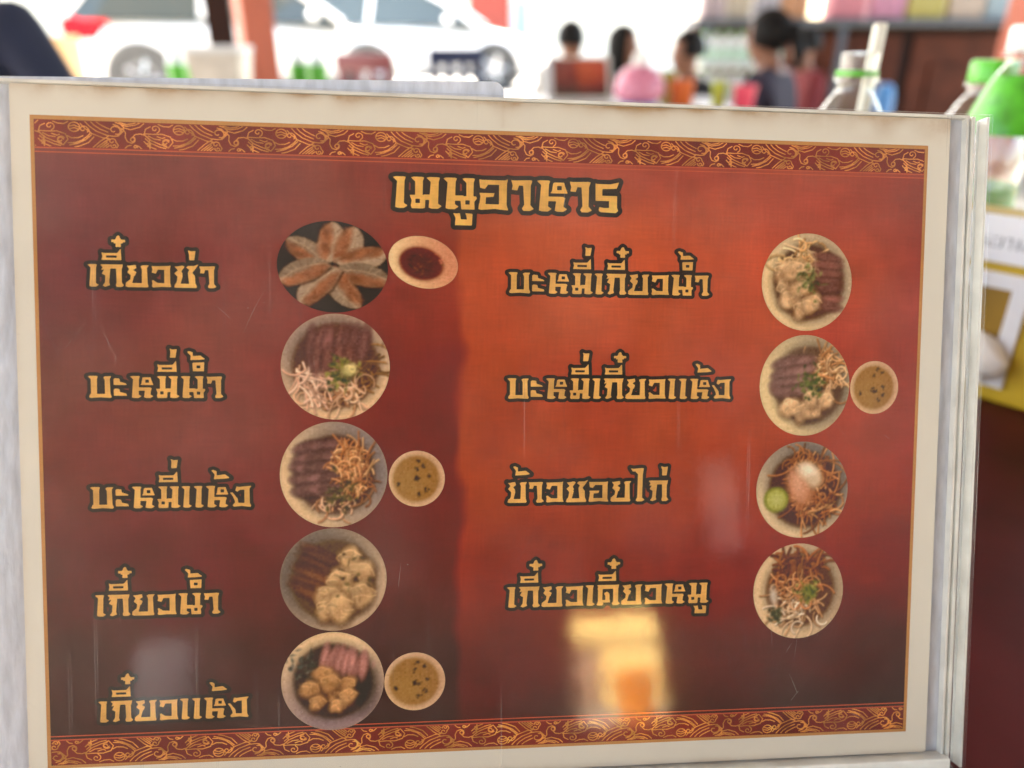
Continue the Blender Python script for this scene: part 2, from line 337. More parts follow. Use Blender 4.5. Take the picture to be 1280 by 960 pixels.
CREAM, GREY, TAN = (218, 190, 142), (150, 136, 114), (196, 166, 122)
MEAT, MEDGE = (122, 82, 70), (62, 36, 32)
NOOD = ((205, 160, 118), (190, 140, 96), (222, 182, 138), (170, 118, 78))
WON, WDK = (206, 170, 116), (120, 76, 44)
def p_dumplings():
    d = Dish(); d.c[:] = (46, 40, 36); r = np.hypot(d.X, d.Y); d.put(np.clip((r - .9) / .08, 0, 1) * .7, (30, 24, 22)); d.noodles(14, 0, 0, .9, .9, ((60, 52, 46),), .05, 1)
    for a, rr, sz, fl, tw_ in ((155, .50, .50, -1, -12), (100, .53, .45, -1, -16), (66, .55, .43, -1, 8), (28, .58, .47, -1, -6), (-12, .58, .50, 1, 6), (-64, .50, .50, -1, 14), (-116, .50, .53, -1, -10), (-160, .55, .49, -1, 12)):
        sz *= 1.04; cx, cy = rr * math.cos(R(a)), rr * math.sin(R(a)); ca, sa = math.cos(R(a + tw_)), math.sin(R(a + tw_))
        T = lambda u, v: (cx + u * ca - v * fl * sa, cy + u * sa + v * fl * ca)
        back = [T(sz * math.cos(q), -.05 + .33 * math.sin(q)) for q in np.linspace(0, math.pi, 14)] + [T(-sz, -.1), T(-.2 * sz, -.22), T(.5 * sz, -.2)]
        d.poly([(x + .02, y - .03) for x, y in back], (24, 18, 16), .06, .8); d.poly(back, np.array((152, 130, 102)) * rng.uniform(.8, 1.12), .05)
        for q in np.linspace(.3, 2.7, 8): d.line([T(sz * .6 * math.cos(q), .1 * math.sin(q)), T(sz * .98 * math.cos(q), -.04 + .31 * math.sin(q))], .03, (186, 160, 124) if int(q * 10) % 2 else (118, 92, 70), .4)
        face = [T(u * sz, -.08 + .10 * math.cos(u * 1.5) + (.02 if k % 2 else 0)) for k, u in enumerate(np.linspace(-.95, .95, 12))] + [T(.8 * sz, -.17), T(.2 * sz, -.22), T(-.5 * sz, -.2)]
        d.poly(face, np.array((146, 98, 68)) * rng.uniform(.85, 1.12), .1, .85)
        for _ in range(16):
            u, v = rng.uniform(-.8, .8) * sz, rng.uniform(-.18, .02); x, y = T(u, v); d.ell(x, y, .07, .035, np.array((160, 104, 70)) * rng.uniform(.6, 1.25), a, .04, .6)
        d.line([T(u * sz, -.02 + .12 * math.cos(u * 1.5)) for u in np.linspace(-.95, .95, 9)], .03, (196, 166, 126), .4)
    return d
def p_sauce():
    d = Dish(100); d.bowl((226, 194, 138), (204, 140, 102), 200, (112, 52, 40), .62, (-.05, -.06), (150, 90, 60)); d.ell(-.05, -.1, .5, .48, (84, 44, 36), 0, .2, .8)
    d.noodles(10, -.1, -.1, .4, .4, ((120, 70, 56), (70, 40, 34)), .03, 4, .2); d.herbs(14, -.1, -.2, .3, ((96, 70, 40), (130, 90, 60))); d.herbs(9, .5, .3, .22, ((140, 110, 70), (200, 120, 90))); return d
def p_noodle_soup():
    d = Dish(); d.bowl((222, 186, 136), (158, 134, 112), 290, (92, 60, 44), .79, (.0, .02))
    d.noodles(40, .45, .05, .3, .5, ((150, 108, 62), (120, 84, 46)), .03); d.noodles(60, 0, -.48, .55, .26, NOOD, .035, 4, .5); d.noodles(40, -.5, -.18, .24, .36, ((214, 166, 128), (228, 184, 146)), .04, 1, .5, 290)
    d.slices(7, -.45, .38, .52, .42, .32, .10, 82, (126, 84, 76), (74, 44, 42)); d.slices(4, -.35, .12, .25, .16, .24, .09, 86, (136, 88, 76), (66, 38, 36))
    d.herbs(60, .08, -.1, .3); d.wontons([(.25, -.06, 20)], .14, (210, 190, 120), (130, 120, 60)); return d
def p_noodle_dry():
    d = Dish(); d.bowl((216, 184, 134), (136, 122, 110), 205, (84, 58, 46), .74, (.02, -.0)); d.noodles(26, .0, -.55, .4, .16, NOOD, .035, 3)
    for y in (.5, .3, .1, -.1, -.3): d.slices(3, -.55 + abs(y) * .15, y, .0, y + .05, .24, .11, 8, (120, 86, 78), (62, 42, 38))
    d.noodles(110, .34, .0, .34, .52, ((206, 146, 92), (180, 118, 70), (140, 90, 58), (222, 168, 110)), .03, 2.5, .4, 95); d.herbs(46, .12, -.36, .28, ((60, 58, 36), (90, 86, 46))); return d
def p_wonton_soup():
    d = Dish(); d.bowl((190, 162, 124), (116, 104, 90), 330, (96, 72, 44), .78, (.0, -.02)); d.slices(8, -.18, .52, -.42, -.34, .36, .085, -28, (112, 74, 52), (56, 34, 24))
    d.wontons([(.3, .4, 80), (.48, .12, 40), (.12, -.02, 100), (.28, -.35, 100), (.52, -.3, 70), (-.12, -.3, 20), (-.1, -.56, 60), (.12, -.55, 90)], .27, WON, WDK); d.herbs(16, .35, .05, .4, ((60, 46, 30), (96, 84, 50))); return d
def p_wonton_dry():
    d = Dish(); d.bowl((222, 190, 138), (148, 126, 118), 100, (66, 54, 46), .76, (.0, -.0)); d.ell(.55, -.1, .26, .42, (44, 40, 34), 0, .2); d.herbs(60, -.5, .3, .32, ((72, 80, 70), (92, 92, 80), (60, 62, 56)))
    d.slices(8, -.15, .48, .6, .28, .22, .07, 72, (178, 126, 108), (110, 66, 58)); d.wontons([(-.2, .16, 10), (-.45, -.15, 30), (.0, -.2, 80), (.28, -.05, 20), (-.3, -.42, 60), (.1, -.5, 20), (.3, -.3, 80), (-.05, -.02, 60)], .19, (206, 158, 100), (110, 66, 40)); return d
def p_soup(k=0):
    d = Dish(90); d.bowl((224, 188, 142), (206, 168, 126), 200, (152, 112, 62), .80, (-.02, .0), (120, 80, 40)); d.ell(-.3, -.2, .5, .5, (168, 132, 74), 0, .5, .6)
    for x, y in ((.0, .04), (.06, -.02), (-.05, .0), (.0, .35), (.25, .45), (.45, .1), (.35, -.4), (.1, -.55), (-.65, -.2), (.05, .62)): d.herbs(5, x + .05 * k * math.sin(9 * x), y - .06 * k * math.cos(7 * y), .07, ((74, 58, 26), (54, 44, 22)))
    return d
def p_noodle_wonton():
    d = Dish(); d.bowl((226, 196, 140), (186, 164, 126), 200, (94, 66, 46), .77, (.04, -.0)); d.noodles(60, -.15, .42, .4, .28, ((218, 176, 116), (198, 150, 94), (230, 194, 140)), .04, 4)
    d.slices(7, .45, .5, .48, -.5, .26, .085, -4, (134, 90, 76), (82, 52, 42)); d.wontons([(-.5, .2, 60), (-.45, -.1, 110), (-.38, -.35, 20), (-.1, -.55, 60), (.12, -.42, 60), (-.12, -.1, 10), (-.28, .25, 30)], .22, (220, 184, 132), (150, 100, 60)); d.herbs(50, .04, .02, .28, ((104, 110, 62), (140, 140, 84), (76, 82, 50))); return d
def p_noodle_wonton_dry():
    d = Dish(); d.bowl((222, 196, 138), (158, 142, 112), 200, (96, 72, 54), .76, (.1, -.0)); d.noodles(70, .42, .28, .3, .42, ((206, 156, 102), (178, 124, 76), (222, 178, 124)), .036, 4); d.ell(-.1, .5, .34, .2, (112, 90, 70), 10, .1)
    for y in (.42, .22, .02, -.14): d.slices(3, -.5 + abs(y) * .12, y, -.05, y + .06, .24, .1, 10, (142, 108, 94), (84, 58, 50))
    d.wontons([(-.32, -.42, 20), (-.02, -.52, 70), (.18, -.5, 20), (.16, -.22, 100), (.48, -.28, 60)], .2, (218, 182, 130), (140, 96, 60)); d.herbs(70, .12, .02, .3, ((70, 88, 44), (104, 112, 58), (50, 66, 34))); return d
def p_curry_noodle():
    d = Dish(); d.bowl((214, 188, 140), (128, 118, 104), 235, (84, 54, 36), .78, (.06, .0)); d.noodles(120, .25, -.1, .5, .6, ((190, 128, 76), (160, 100, 58), (206, 150, 94), (130, 80, 46)), .034, 2.5, .45); d.noodles(30, .1, .52, .5, .18, ((170, 112, 66), (130, 84, 50)), .03)
    d.ell(-.05, .05, .26, .38, (186, 126, 86), 20, .1); d.ell(-.1, .12, .14, .26, (212, 160, 120), 20, .1); d.ell(.12, .38, .24, .17, (226, 206, 162), -25, .08); d.ell(.26, .2, .16, .16, (206, 180, 138), 0, .08); d.ell(.14, .42, .14, .08, (240, 224, 186), -25, .08)
    d.ell(-.56, -.2, .27, .27, (112, 118, 44), 0, .03); d.ell(-.56, -.2, .225, .225, (168, 166, 80), 0, .04); d.ell(-.56, -.2, .1, .1, (184, 184, 104), 0, .1)
    for k in range(8): d.line([(-.56, -.2), (-.56 + .2 * math.cos(k * .785), -.2 + .2 * math.sin(k * .785))], .012, (196, 192, 120), .7)
    return d
def p_pork_noodle():
    d = Dish(); d.bowl((224, 192, 140), (178, 154, 118), 205, (100, 66, 40), .75, (.04, .02)); d.noodles(50, .0, -.42, .5, .3, ((214, 180, 134), (232, 206, 164), (190, 146, 100)), .036, 3); d.noodles(70, .0, .42, .5, .28, ((134, 80, 48), (112, 64, 38), (156, 98, 58)), .05, 2, .4, 80); d.noodles(40, .02, .0, .5, .3, ((204, 150, 98), (180, 118, 72)), .034, 4)
    d.herbs(30, -.5, -.5, .15, ((70, 74, 48),)); d.ell(.24, -.02, .16, .16, (128, 126, 60), 0, .08); d.herbs(40, .24, -.0, .22, ((112, 120, 50), (150, 150, 80), (80, 92, 40))); d.ell(-.55, -.1, .08, .2, (196, 180, 150), 10, .05); return d
# (painter, cx, cy, rx, ry, tilt, label) on the sheet, in millimetres
PICTURES = [(p_dumplings, 88.2, 157, 17.0, 14.1, -6, 'printed picture of eight fried dumplings on a black plate'), (p_sauce, 116.2, 158.9, 11.0, 8.0, -14, 'printed picture of a sauce dish beside the dumplings'),
  (p_noodle_soup, 88.9, 125.9, 16.8, 16.6, 0, 'printed bowl of noodles with sliced pork and greens'), (p_noodle_dry, 88.2, 91.8, 16.7, 16.8, 0, 'printed white plate of dry noodles with grey pork slices'), (lambda: p_soup(0), 114.2, 90.3, 8.9, 9.0, 0, 'printed small cup of clear soup beside the third bowl'),
  (p_wonton_soup, 87.9, 58.1, 16.7, 16.6, 0, 'printed grey bowl of dumpling soup with brown pork slices'), (p_wonton_dry, 87.5, 25.0, 16.2, 16.1, 0, 'printed bowl of dry dumplings, lowest of the left column'), (lambda: p_soup(1), 113.6, 24.0, 9.8, 9.6, 0, 'printed small cup of clear soup beside the lowest bowl'),
  (p_noodle_wonton, 242.2, 154.6, 15.5, 16.0, 0, 'printed bowl of noodles, dumplings and pork, highest of the right column'), (p_noodle_wonton_dry, 242.5, 120.4, 15.6, 16.8, 0, 'printed plate of dry noodles, pork and dumplings with greens'), (lambda: p_soup(2), 266.9, 119.8, 8.5, 8.9, 0, 'printed small cup of clear soup in the right column'),
  (p_curry_noodle, 242.7, 85.3, 16.0, 16.3, 0, 'printed bowl of curry noodles with a cut lime'), (p_pork_noodle, 242.4, 50.7, 15.8, 16.3, 0, 'printed bowl of minced pork noodles, lowest of the right column')]
# ---- the wave scroll of the borders: one repeat, x 0..480, y 0..147 (down)
def spiral(cx, cy, r0, r1, a0, a1, n=16): return [(cx + (r0 + (r1 - r0) * t) * math.cos(R(a0 + (a1 - a0) * t)), cy + (r0 + (r1 - r0) * t) * math.sin(R(a0 + (a1 - a0) * t))) for t in np.linspace(0, 1, n)]
SCROLL = [spiral(52, 32, 4, 24, 0, 430), [(30, 20), (8, 34), (2, 60)], [(2, 60), (40, 62), (84, 60), (122, 74), (134, 104), (112, 136), (88, 124), (86, 104), (102, 92), (114, 104)], spiral(100, 106, 6, 20, 20, 330),
  spiral(162, 34, 26, 26, 0, 360), [(142, 30), (162, 24), (182, 34)], [(146, 44), (164, 38), (180, 46)], spiral(204, 46, 5, 24, 40, 400), [(226, 40), (236, 66), (222, 84), (196, 108), (164, 122), (134, 124)],
  [(240, 76), (214, 104), (176, 126), (140, 136)], [(130, 84), (150, 96), (180, 94), (202, 82)], [(252, 86), (226, 120), (186, 140), (160, 147)], [(60, 74), (84, 84), (96, 78)], [(20, 72), (46, 88), (76, 92)],
  [(6, 88), (30, 112), (70, 132), (100, 140)], [(0, 104), (22, 130), (58, 147)], [(210, 0), (230, 26), (262, 54), (310, 76), (340, 80)], [(236, 0), (252, 20), (280, 42), (316, 58)], [(262, 0), (276, 14), (302, 30), (322, 40)],
  spiral(344, 46, 6, 32, 60, 420), [(340, 80), (362, 78), (376, 62), (378, 40), (360, 20), (340, 14)], [(378, 34), (396, 56), (394, 84), (404, 108), (424, 116), (438, 106), (440, 92), (428, 82), (440, 66), (464, 62), (486, 70)], spiral(430, 98, 5, 16, 0, 300),
  [(486, 70), (506, 94), (504, 128), (508, 147)], [(486, 70), (480, 62)], [(350, 0), (364, 8), (400, 22), (440, 14), (462, 0)], [(366, 0), (400, 12), (430, 6), (444, 0)], [(386, 30), (420, 40), (462, 24), (480, 4)],
  [(262, 147), (300, 112), (322, 96)], [(276, 147), (312, 114)], [(290, 147), (318, 122)], [(246, 147), (282, 108), (316, 82)], [(304, 147), (322, 132)], spiral(334, 108, 5, 18, 0, 380), spiral(342, 134, 4, 14, 180, 560), [(352, 112), (362, 130), (354, 147)],
  [(392, 147), (404, 132), (420, 128)], [(470, 147), (456, 132), (440, 126)]]
SCROLL += [[(x + dx, y + dy) for x, y in P] for P, dx, dy in ((SCROLL[16], -20, 14), (SCROLL[20], 10, -12), (SCROLL[14], 4, -14))]
SCROLL += [spiral(20, 120, 4, 12, 90, 470), spiral(440, 136, 4, 10, 0, 380), [(66, 6), (88, 16), (116, 18), (134, 6)]]
def scroll_field(x0, x1, y0, y1, flip, step=.17):
    gx = np.arange(x0, x1 + step, step); gy = np.arange(y0, y1 + step, step); X, Y = np.meshgrid(gx, gy); d = np.full(X.shape, 9.)
    kx = 30.2 / 480; ky = (y1 - y0) / 147
    for rep in range(-1, int((x1 - x0) / 30.2) + 2):
        for P in SCROLL:
            Q = np.array([(x0 + 1 + rep * 30.2 + x * kx + (9 if flip else 0), (y0 + y * ky) if flip else (y1 - y * ky)) for x, y in P])
            a = Q.min(0) - .6; b = Q.max(0) + .6
            i0, i1 = np.searchsorted(gx, (a[0], b[0])); j0, j1 = np.searchsorted(gy, (a[1], b[1]))
            if i1 <= i0 or j1 <= j0: continue
            xx, yy = X[j0:j1, i0:i1], Y[j0:j1, i0:i1]; dd = np.full(xx.shape, 9.)
            for (ax, ay), (bx, by) in zip(Q, Q[1:]):
                ex, ey = bx - ax, by - ay; t = np.clip(((xx - ax) * ex + (yy - ay) * ey) / (ex * ex + ey * ey + 1e-9), 0, 1)
                dd = np.minimum(dd, np.hypot(xx - ax - ex * t, yy - ay - ey * t))
            d[j0:j1, i0:i1] = np.minimum(d[j0:j1, i0:i1], dd)
    edge = np.maximum(np.maximum(x0 - X, X - x1), np.maximum(y0 - Y, Y - y1))
    return gx, gy, np.maximum(d - .165, edge + .001)
# ---------------------------------------------------------------- materials
M = {}
M['tile'] = mat('floor_tile', (.42, .38, .32), .45, .15, 3)
M['street'] = mat('street_concrete', (.42, .40, .37), .85, .15, 2, .3)
M['roof'] = mat('roof_sheet', (.24, .20, .17), .7, .2, 4)
M['wood'] = mat('table_wood', (.048, .0065, .0065), .45, .5, 9, .25, .10)
M['rust'] = mat('red_oxide_paint', (.40, .09, .045), .5, .12, 6)
M['cabinet'] = mat('cabinet_wood', (.085, .022, .010), .55, .3, 5, spec=.15)
M['cabinet_dark'] = mat('dark_wood', (.018, .007, .005), .6, .2, 5, spec=.15)
M['steel'] = mat('blue_grey_steel', (.055, .065, .09), .45, .15, 8)
M['cream_wall'] = mat('cream_render', (.74, .70, .60), .85, .06, 1.5)
M['glare_wall'] = mat('yellow_render', (.86, .66, .24), .8, .10, 1.2)
M['rear'] = mat('brown_boards', (.14, .09, .06), .7, .25, 3)
M['carpaint'] = mat('white_car_paint', (.80, .80, .79), .22, 0, coat=.8)
M['carglass'] = mat('car_glass', (.06, .075, .075), .06, 0, spec=.8)
M['rubber'] = mat('tyre_rubber', (.02, .02, .02), .8, .1)
M['alloy'] = mat('alloy', (.55, .55, .55), .3, .05, metal=.8)
M['tail'] = mat('red_lamp_lens', (.70, .008, .015), .15, 0, spec=.2)
q = M['tail'].node_tree.nodes['Principled BSDF']; q.inputs['Emission Color'].default_value = (1, .004, .01, 1); q.inputs['Emission Strength'].default_value = .10      # the brake lamp is lit
M['lampglass'] = mat('lamp_glass', (.75, .78, .8), .08, 0, coat=.6)
M['trim'] = mat('grey_trim', (.12, .12, .12), .5, .1)
M['skin'] = mat('skin', (.22, .095, .055), .5, .08, 20)
M['hair'] = mat('black_hair', (.005, .004, .004), .6, .3, 60, spec=.2)
M['white_plastic'] = mat('white_plastic', (.72, .72, .70), .35, .04)
M['pet'] = None

def flat_sheet(name, x0, y0, x1, y1, z, m, kind='structure', cuts=0):
    me = bpy.data.meshes.new(name); me.from_pydata([(x0, y0, z), (x1, y0, z), (x1, y1, z), (x0, y1, z)], [], [(0, 1, 2, 3)])
    o = new_obj(name, me, m); o['kind'] = kind; return o
STREET_Y, STREET_Z, TABLE = 8.4, 0.26, 0.7392
fl = flat_sheet('floor', -60, -60, 60, STREET_Y, 0, M['tile'])
st = MB().box((0, STREET_Y + 60, STREET_Z / 2 - .5), (240, 120, STREET_Z + 1), bev=.015).build('street', M['street'], smooth=False); st['kind'] = 'structure'
rf = MB().box((.9, 2.15, 3.06), (8.2, 11.5, .12), bev=.01)
for k in range(6): rf.box((.9, -3 + k * 1.9, 2.93), (8.2, .08, .14))
thing(rf.build('roof', M['roof'], smooth=False), 'dark flat roof with beams over the dining area', 'roof')
# two steel posts carry it at the back corners, two more stand in the picture (built with the furniture)

# unseen walls added for mirroring in the acrylic: dark with opening, sunlit yellow beyond
def added_rear_wall(y, x0, x1, z0, z1, wx0, wx1):
    t = .1; e = empty('added_rear_wall', (0, y, 0), 0, 'unseen dark wall added behind the camera, opening shaped for the mirrored bright patch', 'wall')
    m = MB(); H = 2.995
    m.box(((wx0 + x0) / 2, 0, H / 2), (x0 - wx0, t, H)); m.box(((x1 + wx1) / 2, 0, H / 2), (wx1 - x1, t, H)); m.box(((x0 + x1) / 2, 0, (z1 + H) / 2), (x1 - x0, t, H - z1)); m.box(((x0 + x1) / 2, 0, z0 / 2), (x1 - x0, t, z0)); m.build('boards', M['rear'], e, smooth=False)
    f = MB(); f.box(((x0 + x1) / 2, .03, z0 + .0155), (x1 - x0 + .1, .2, .03)); f.build('sill', M['cabinet_dark'], e, smooth=False)
    f = MB(); f.box(((x0 + x1) / 2 , 0, z1 - .15), (x1 - x0 - .004, .05, .03)); f.build('opening_bar', M['cabinet_dark'], e, smooth=False)
added_rear_wall(-3.6, .98, 1.47, .26, .83, -2.2, 4.4)
thing(MB().box((1.2, -7.2, 1.1), (5, .15, 2.2), bev=.01).build('glare_wall', M['glare_wall'], smooth=False), 'unseen sunlit yellow wall added for the bright patch in the acrylic', 'wall')
# ---------------------------------------------------------------- the menu sheet and its acrylic stand
W_, H_ = .283, .2004
cR = np.array([1, 0, 0.]); cD = np.array([0, -math.sin(PITCH), -math.cos(PITCH)]); cF = np.array([0, math.cos(PITCH), -math.sin(PITCH)])
tw = lambda v: cR * v[0] + cD * v[1] + cF * v[2]
SHEET_O = np.array([0, 0, CAM_Z]) + tw((-.51168, .42434, .81516)) * W_
ex = tw((.9956, .002534, .09367)); ex /= np.linalg.norm(ex); ey = tw((.007612, -.99843, -.055555)); ey -= ex * (ey @ ex); ey /= np.linalg.norm(ey); ez = np.cross(ex, ey)
SHEET_M = Matrix(((ex[0], ey[0], ez[0], SHEET_O[0]), (ex[1], ey[1], ez[1], SHEET_O[1]), (ex[2], ey[2], ez[2], SHEET_O[2]), (0, 0, 0, 1)))
def nodes_of(m): return m.node_tree.nodes, m.node_tree.links
# paper: cream, stained along its edges
def paper_material():
    m = mat('cream_paper', (.74, .69, .58), .6, .0); n, l = nodes_of(m); b = n['Principled BSDF']
    tc = n.new('ShaderNodeTexCoord'); no = n.new('ShaderNodeTexNoise'); no.inputs['Scale'].default_value = 26; no.inputs['Detail'].default_value = 8; no.inputs['Roughness'].default_value = .65
    l.new(tc.outputs['Object'], no.inputs['Vector'])
    at1 = n.new('ShaderNodeAttribute'); at1.attribute_name = 'print'
    ad = n.new('ShaderNodeMath'); ad.operation = 'MULTIPLY'; cr = n.new('ShaderNodeValToRGB'); cr.color_ramp.elements[0].position = .30; cr.color_ramp.elements[1].position = .62
    l.new(no.outputs['Fac'], cr.inputs['Fac']); l.new(cr.outputs['Color'], ad.inputs[0]); l.new(at1.outputs['Fac'], ad.inputs[1])
    mx = n.new('ShaderNodeMix'); mx.data_type = 'RGBA'; mx.inputs['A'].default_value = (.78, .735, .635, 1); mx.inputs['B'].default_value = (.42, .25, .11, 1)
    l.new(ad.outputs[0], mx.inputs['Factor']); l.new(mx.outputs['Result'], b.inputs['Base Color']); return m
def ink_material(name, weave=.10, rough=.55):
    """printed ink: the colour stored on the mesh, broken up by the linen weave of the paper"""
    m = mat(name, (.5, .5, .5), rough, 0, spec=.25); n, l = nodes_of(m); b = n['Principled BSDF']
    a = n.new('ShaderNodeAttribute'); a.attribute_name = 'print'; tc = n.new('ShaderNodeTexCoord'); out = a.outputs['Color']
    for sc, amt in (((110, 1500, 1), weave), ((1500, 110, 1), weave), ((90, 90, 1), weave * 1.2), ((9, 14, 1), weave * .9)):
        mp = n.new('ShaderNodeMapping'); mp.inputs['Scale'].default_value = sc; no = n.new('ShaderNodeTexNoise'); no.inputs['Scale'].default_value = 1; no.inputs['Detail'].default_value = 3
        l.new(tc.outputs['Object'], mp.inputs['Vector']); l.new(mp.outputs[0], no.inputs['Vector'])
        mr = n.new('ShaderNodeMapRange'); mr.inputs['From Min'].default_value = .25; mr.inputs['From Max'].default_value = .75; mr.inputs['To Min'].default_value = 1 - amt * 1.5; mr.inputs['To Max'].default_value = 1 + amt * 1.5
        l.new(no.outputs['Fac'], mr.inputs['Value']); mul = n.new('ShaderNodeVectorMath'); mul.operation = 'MULTIPLY'; l.new(out, mul.inputs[0]); l.new(mr.outputs[0], mul.inputs[1]); out = mul.outputs[0]
    l.new(out, b.inputs['Base Color']); return m
def acrylic(name, tint=(1, 1, 1), refl=.056, rough=.07, dust=.007, scratch=True):
    """clear sheet: lets light through, mirrors a few per cent, more towards grazing; scratched and dusty"""
    m = bpy.data.materials.new(name); m.use_nodes = True; n, l = nodes_of(m); n.remove(n['Principled BSDF']); out = n['Material Output']
    tr = n.new('ShaderNodeBsdfTransparent'); tr.inputs[0].default_value = (*tint, 1); gl = n.new('ShaderNodeBsdfGlossy'); gl.inputs['Roughness'].default_value = rough
    lw = n.new('ShaderNodeLayerWeight'); lw.inputs['Blend'].default_value = .5; pw = n.new('ShaderNodeMath'); pw.operation = 'POWER'; pw.inputs[1].default_value = 5; l.new(lw.outputs['Facing'], pw.inputs[0])
    ma = n.new('ShaderNodeMath'); ma.operation = 'MULTIPLY_ADD'; ma.inputs[1].default_value = .9; ma.inputs[2].default_value = refl; l.new(pw.outputs[0], ma.inputs[0])
    mx = n.new('ShaderNodeMixShader'); l.new(ma.outputs[0], mx.inputs[0]); l.new(tr.outputs[0], mx.inputs[1]); l.new(gl.outputs[0], mx.inputs[2])
    df = n.new('ShaderNodeBsdfDiffuse'); df.inputs[0].default_value = (.8, .79, .76, 1)
    tc = n.new('ShaderNodeTexCoord'); no = n.new('ShaderNodeTexNoise'); no.inputs['Scale'].default_value = 22; no.inputs['Detail'].default_value = 7; l.new(tc.outputs['Object'], no.inputs['Vector'])
    mr = n.new('ShaderNodeMapRange'); mr.inputs['From Min'].default_value = .42; mr.inputs['From Max'].default_value = .8; mr.inputs['To Min'].default_value = dust * .25; mr.inputs['To Max'].default_value = dust * 3.2; l.new(no.outputs['Fac'], mr.inputs['Value'])
    fac = mr.outputs[0]
    if scratch:
        for ang, sc in ((62, (1500, 9, 1)), (118, (1300, 12, 1)), (20, (1100, 8, 1))):   # long hairline scratches in three directions
            mp = n.new('ShaderNodeMapping'); mp.inputs['Rotation'].default_value = (0, 0, R(ang)); mp.inputs['Scale'].default_value = sc; l.new(tc.outputs['Object'], mp.inputs['Vector'])
            s2 = n.new('ShaderNodeTexNoise'); s2.inputs['Scale'].default_value = 1; s2.inputs['Detail'].default_value = 1; l.new(mp.outputs[0], s2.inputs['Vector'])
            m2 = n.new('ShaderNodeMapRange'); m2.inputs['From Min'].default_value = .76; m2.inputs['From Max'].default_value = .84; m2.inputs['To Max'].default_value = .16; l.new(s2.outputs['Fac'], m2.inputs['Value'])
            a2 = n.new('ShaderNodeMath'); a2.operation = 'ADD'; l.new(fac, a2.inputs[0]); l.new(m2.outputs[0], a2.inputs[1]); fac = a2.outputs[0]
        bp = n.new('ShaderNodeBump'); bp.inputs['Strength'].default_value = .10; bp.inputs['Distance'].default_value = .0003; n3 = n.new('ShaderNodeTexNoise'); n3.inputs['Scale'].default_value = 130; n3.inputs['Detail'].default_value = 3; l.new(tc.outputs['Object'], n3.inputs['Vector'])
        l.new(n3.outputs['Fac'], bp.inputs['Height']); l.new(bp.outputs[0], gl.inputs['Normal'])
    m3 = n.new('ShaderNodeMixShader'); l.new(fac, m3.inputs[0]); l.new(mx.outputs[0], m3.inputs[1]); l.new(df.outputs[0], m3.inputs[2]); l.new(m3.outputs[0], out.inputs['Surface']); return m
def milky(name, col, bump=.3):
    m = mat(name, col, .22, .16, 140, 0, .5); n, l = nodes_of(m); b = n['Principled BSDF']
    tc = n.new('ShaderNodeTexCoord'); no = n.new('ShaderNodeTexNoise'); no.inputs['Scale'].default_value = 1; no.inputs['Detail'].default_value = 6; mp = n.new('ShaderNodeMapping'); mp.inputs['Scale'].default_value = (330, 90, 200); l.new(tc.outputs['Object'], mp.inputs['Vector']); l.new(mp.outputs[0], no.inputs['Vector'])
    cr = n.new('ShaderNodeValToRGB'); cr.color_ramp.elements[0].position = .32; cr.color_ramp.elements[1].position = .68; cr.color_ramp.elements[0].color = (*[v * .86 for v in col], 1); cr.color_ramp.elements[1].color = (*[min(1, v * 1.12) for v in col], 1); l.new(no.outputs['Fac'], cr.inputs['Fac']); l.new(cr.outputs['Color'], b.inputs['Base Color'])
    bp = n.new('ShaderNodeBump'); bp.inputs['Strength'].default_value = bump; bp.inputs['Distance'].default_value = .001; l.new(no.outputs['Fac'], bp.inputs['Height']); l.new(bp.outputs[0], b.inputs['Normal']); return m
def smooth_grid(xs, ys, table):
    T = np.array(table, float)
    def f(x, y):
        i = np.clip(np.searchsorted(xs, x) - 1, 0, len(xs) - 2); j = np.clip(np.searchsorted(ys, y) - 1, 0, len(ys) - 2)
        u = np.clip((x - xs[i]) / (xs[i + 1] - xs[i]), 0, 1); v = np.clip((y - ys[j]) / (ys[j + 1] - ys[j]), 0, 1); v = v * v * (3 - 2 * v)
        u, v = u[:, None], v[:, None]; return (T[j, i] * (1 - u) + T[j, i + 1] * u) * (1 - v) + (T[j + 1, i] * (1 - u) + T[j + 1, i + 1] * u) * v
    return f
def value_noise(x, y, cell, seed):
    r = np.random.default_rng(seed); g = r.uniform(-1, 1, (80, 80)); fx, fy = (x + 40) / cell, (y + 40) / cell; i = np.floor(fx).astype(int); j = np.floor(fy).astype(int); u = fx - i; v = fy - j; u = u * u * (3 - 2 * u); v = v * v * (3 - 2 * v)
    q = lambda a, b: g[b % 80, a % 80]
    return (q(i, j) * (1 - u) + q(i + 1, j) * u) * (1 - v) + (q(i, j + 1) * (1 - u) + q(i + 1, j + 1) * u) * v
BX = np.array([0, 45, 100, 126.5, 129.5, 170, 215, 260, 283.]); BY = np.array([6, 30, 60, 90, 120, 160, 192.])
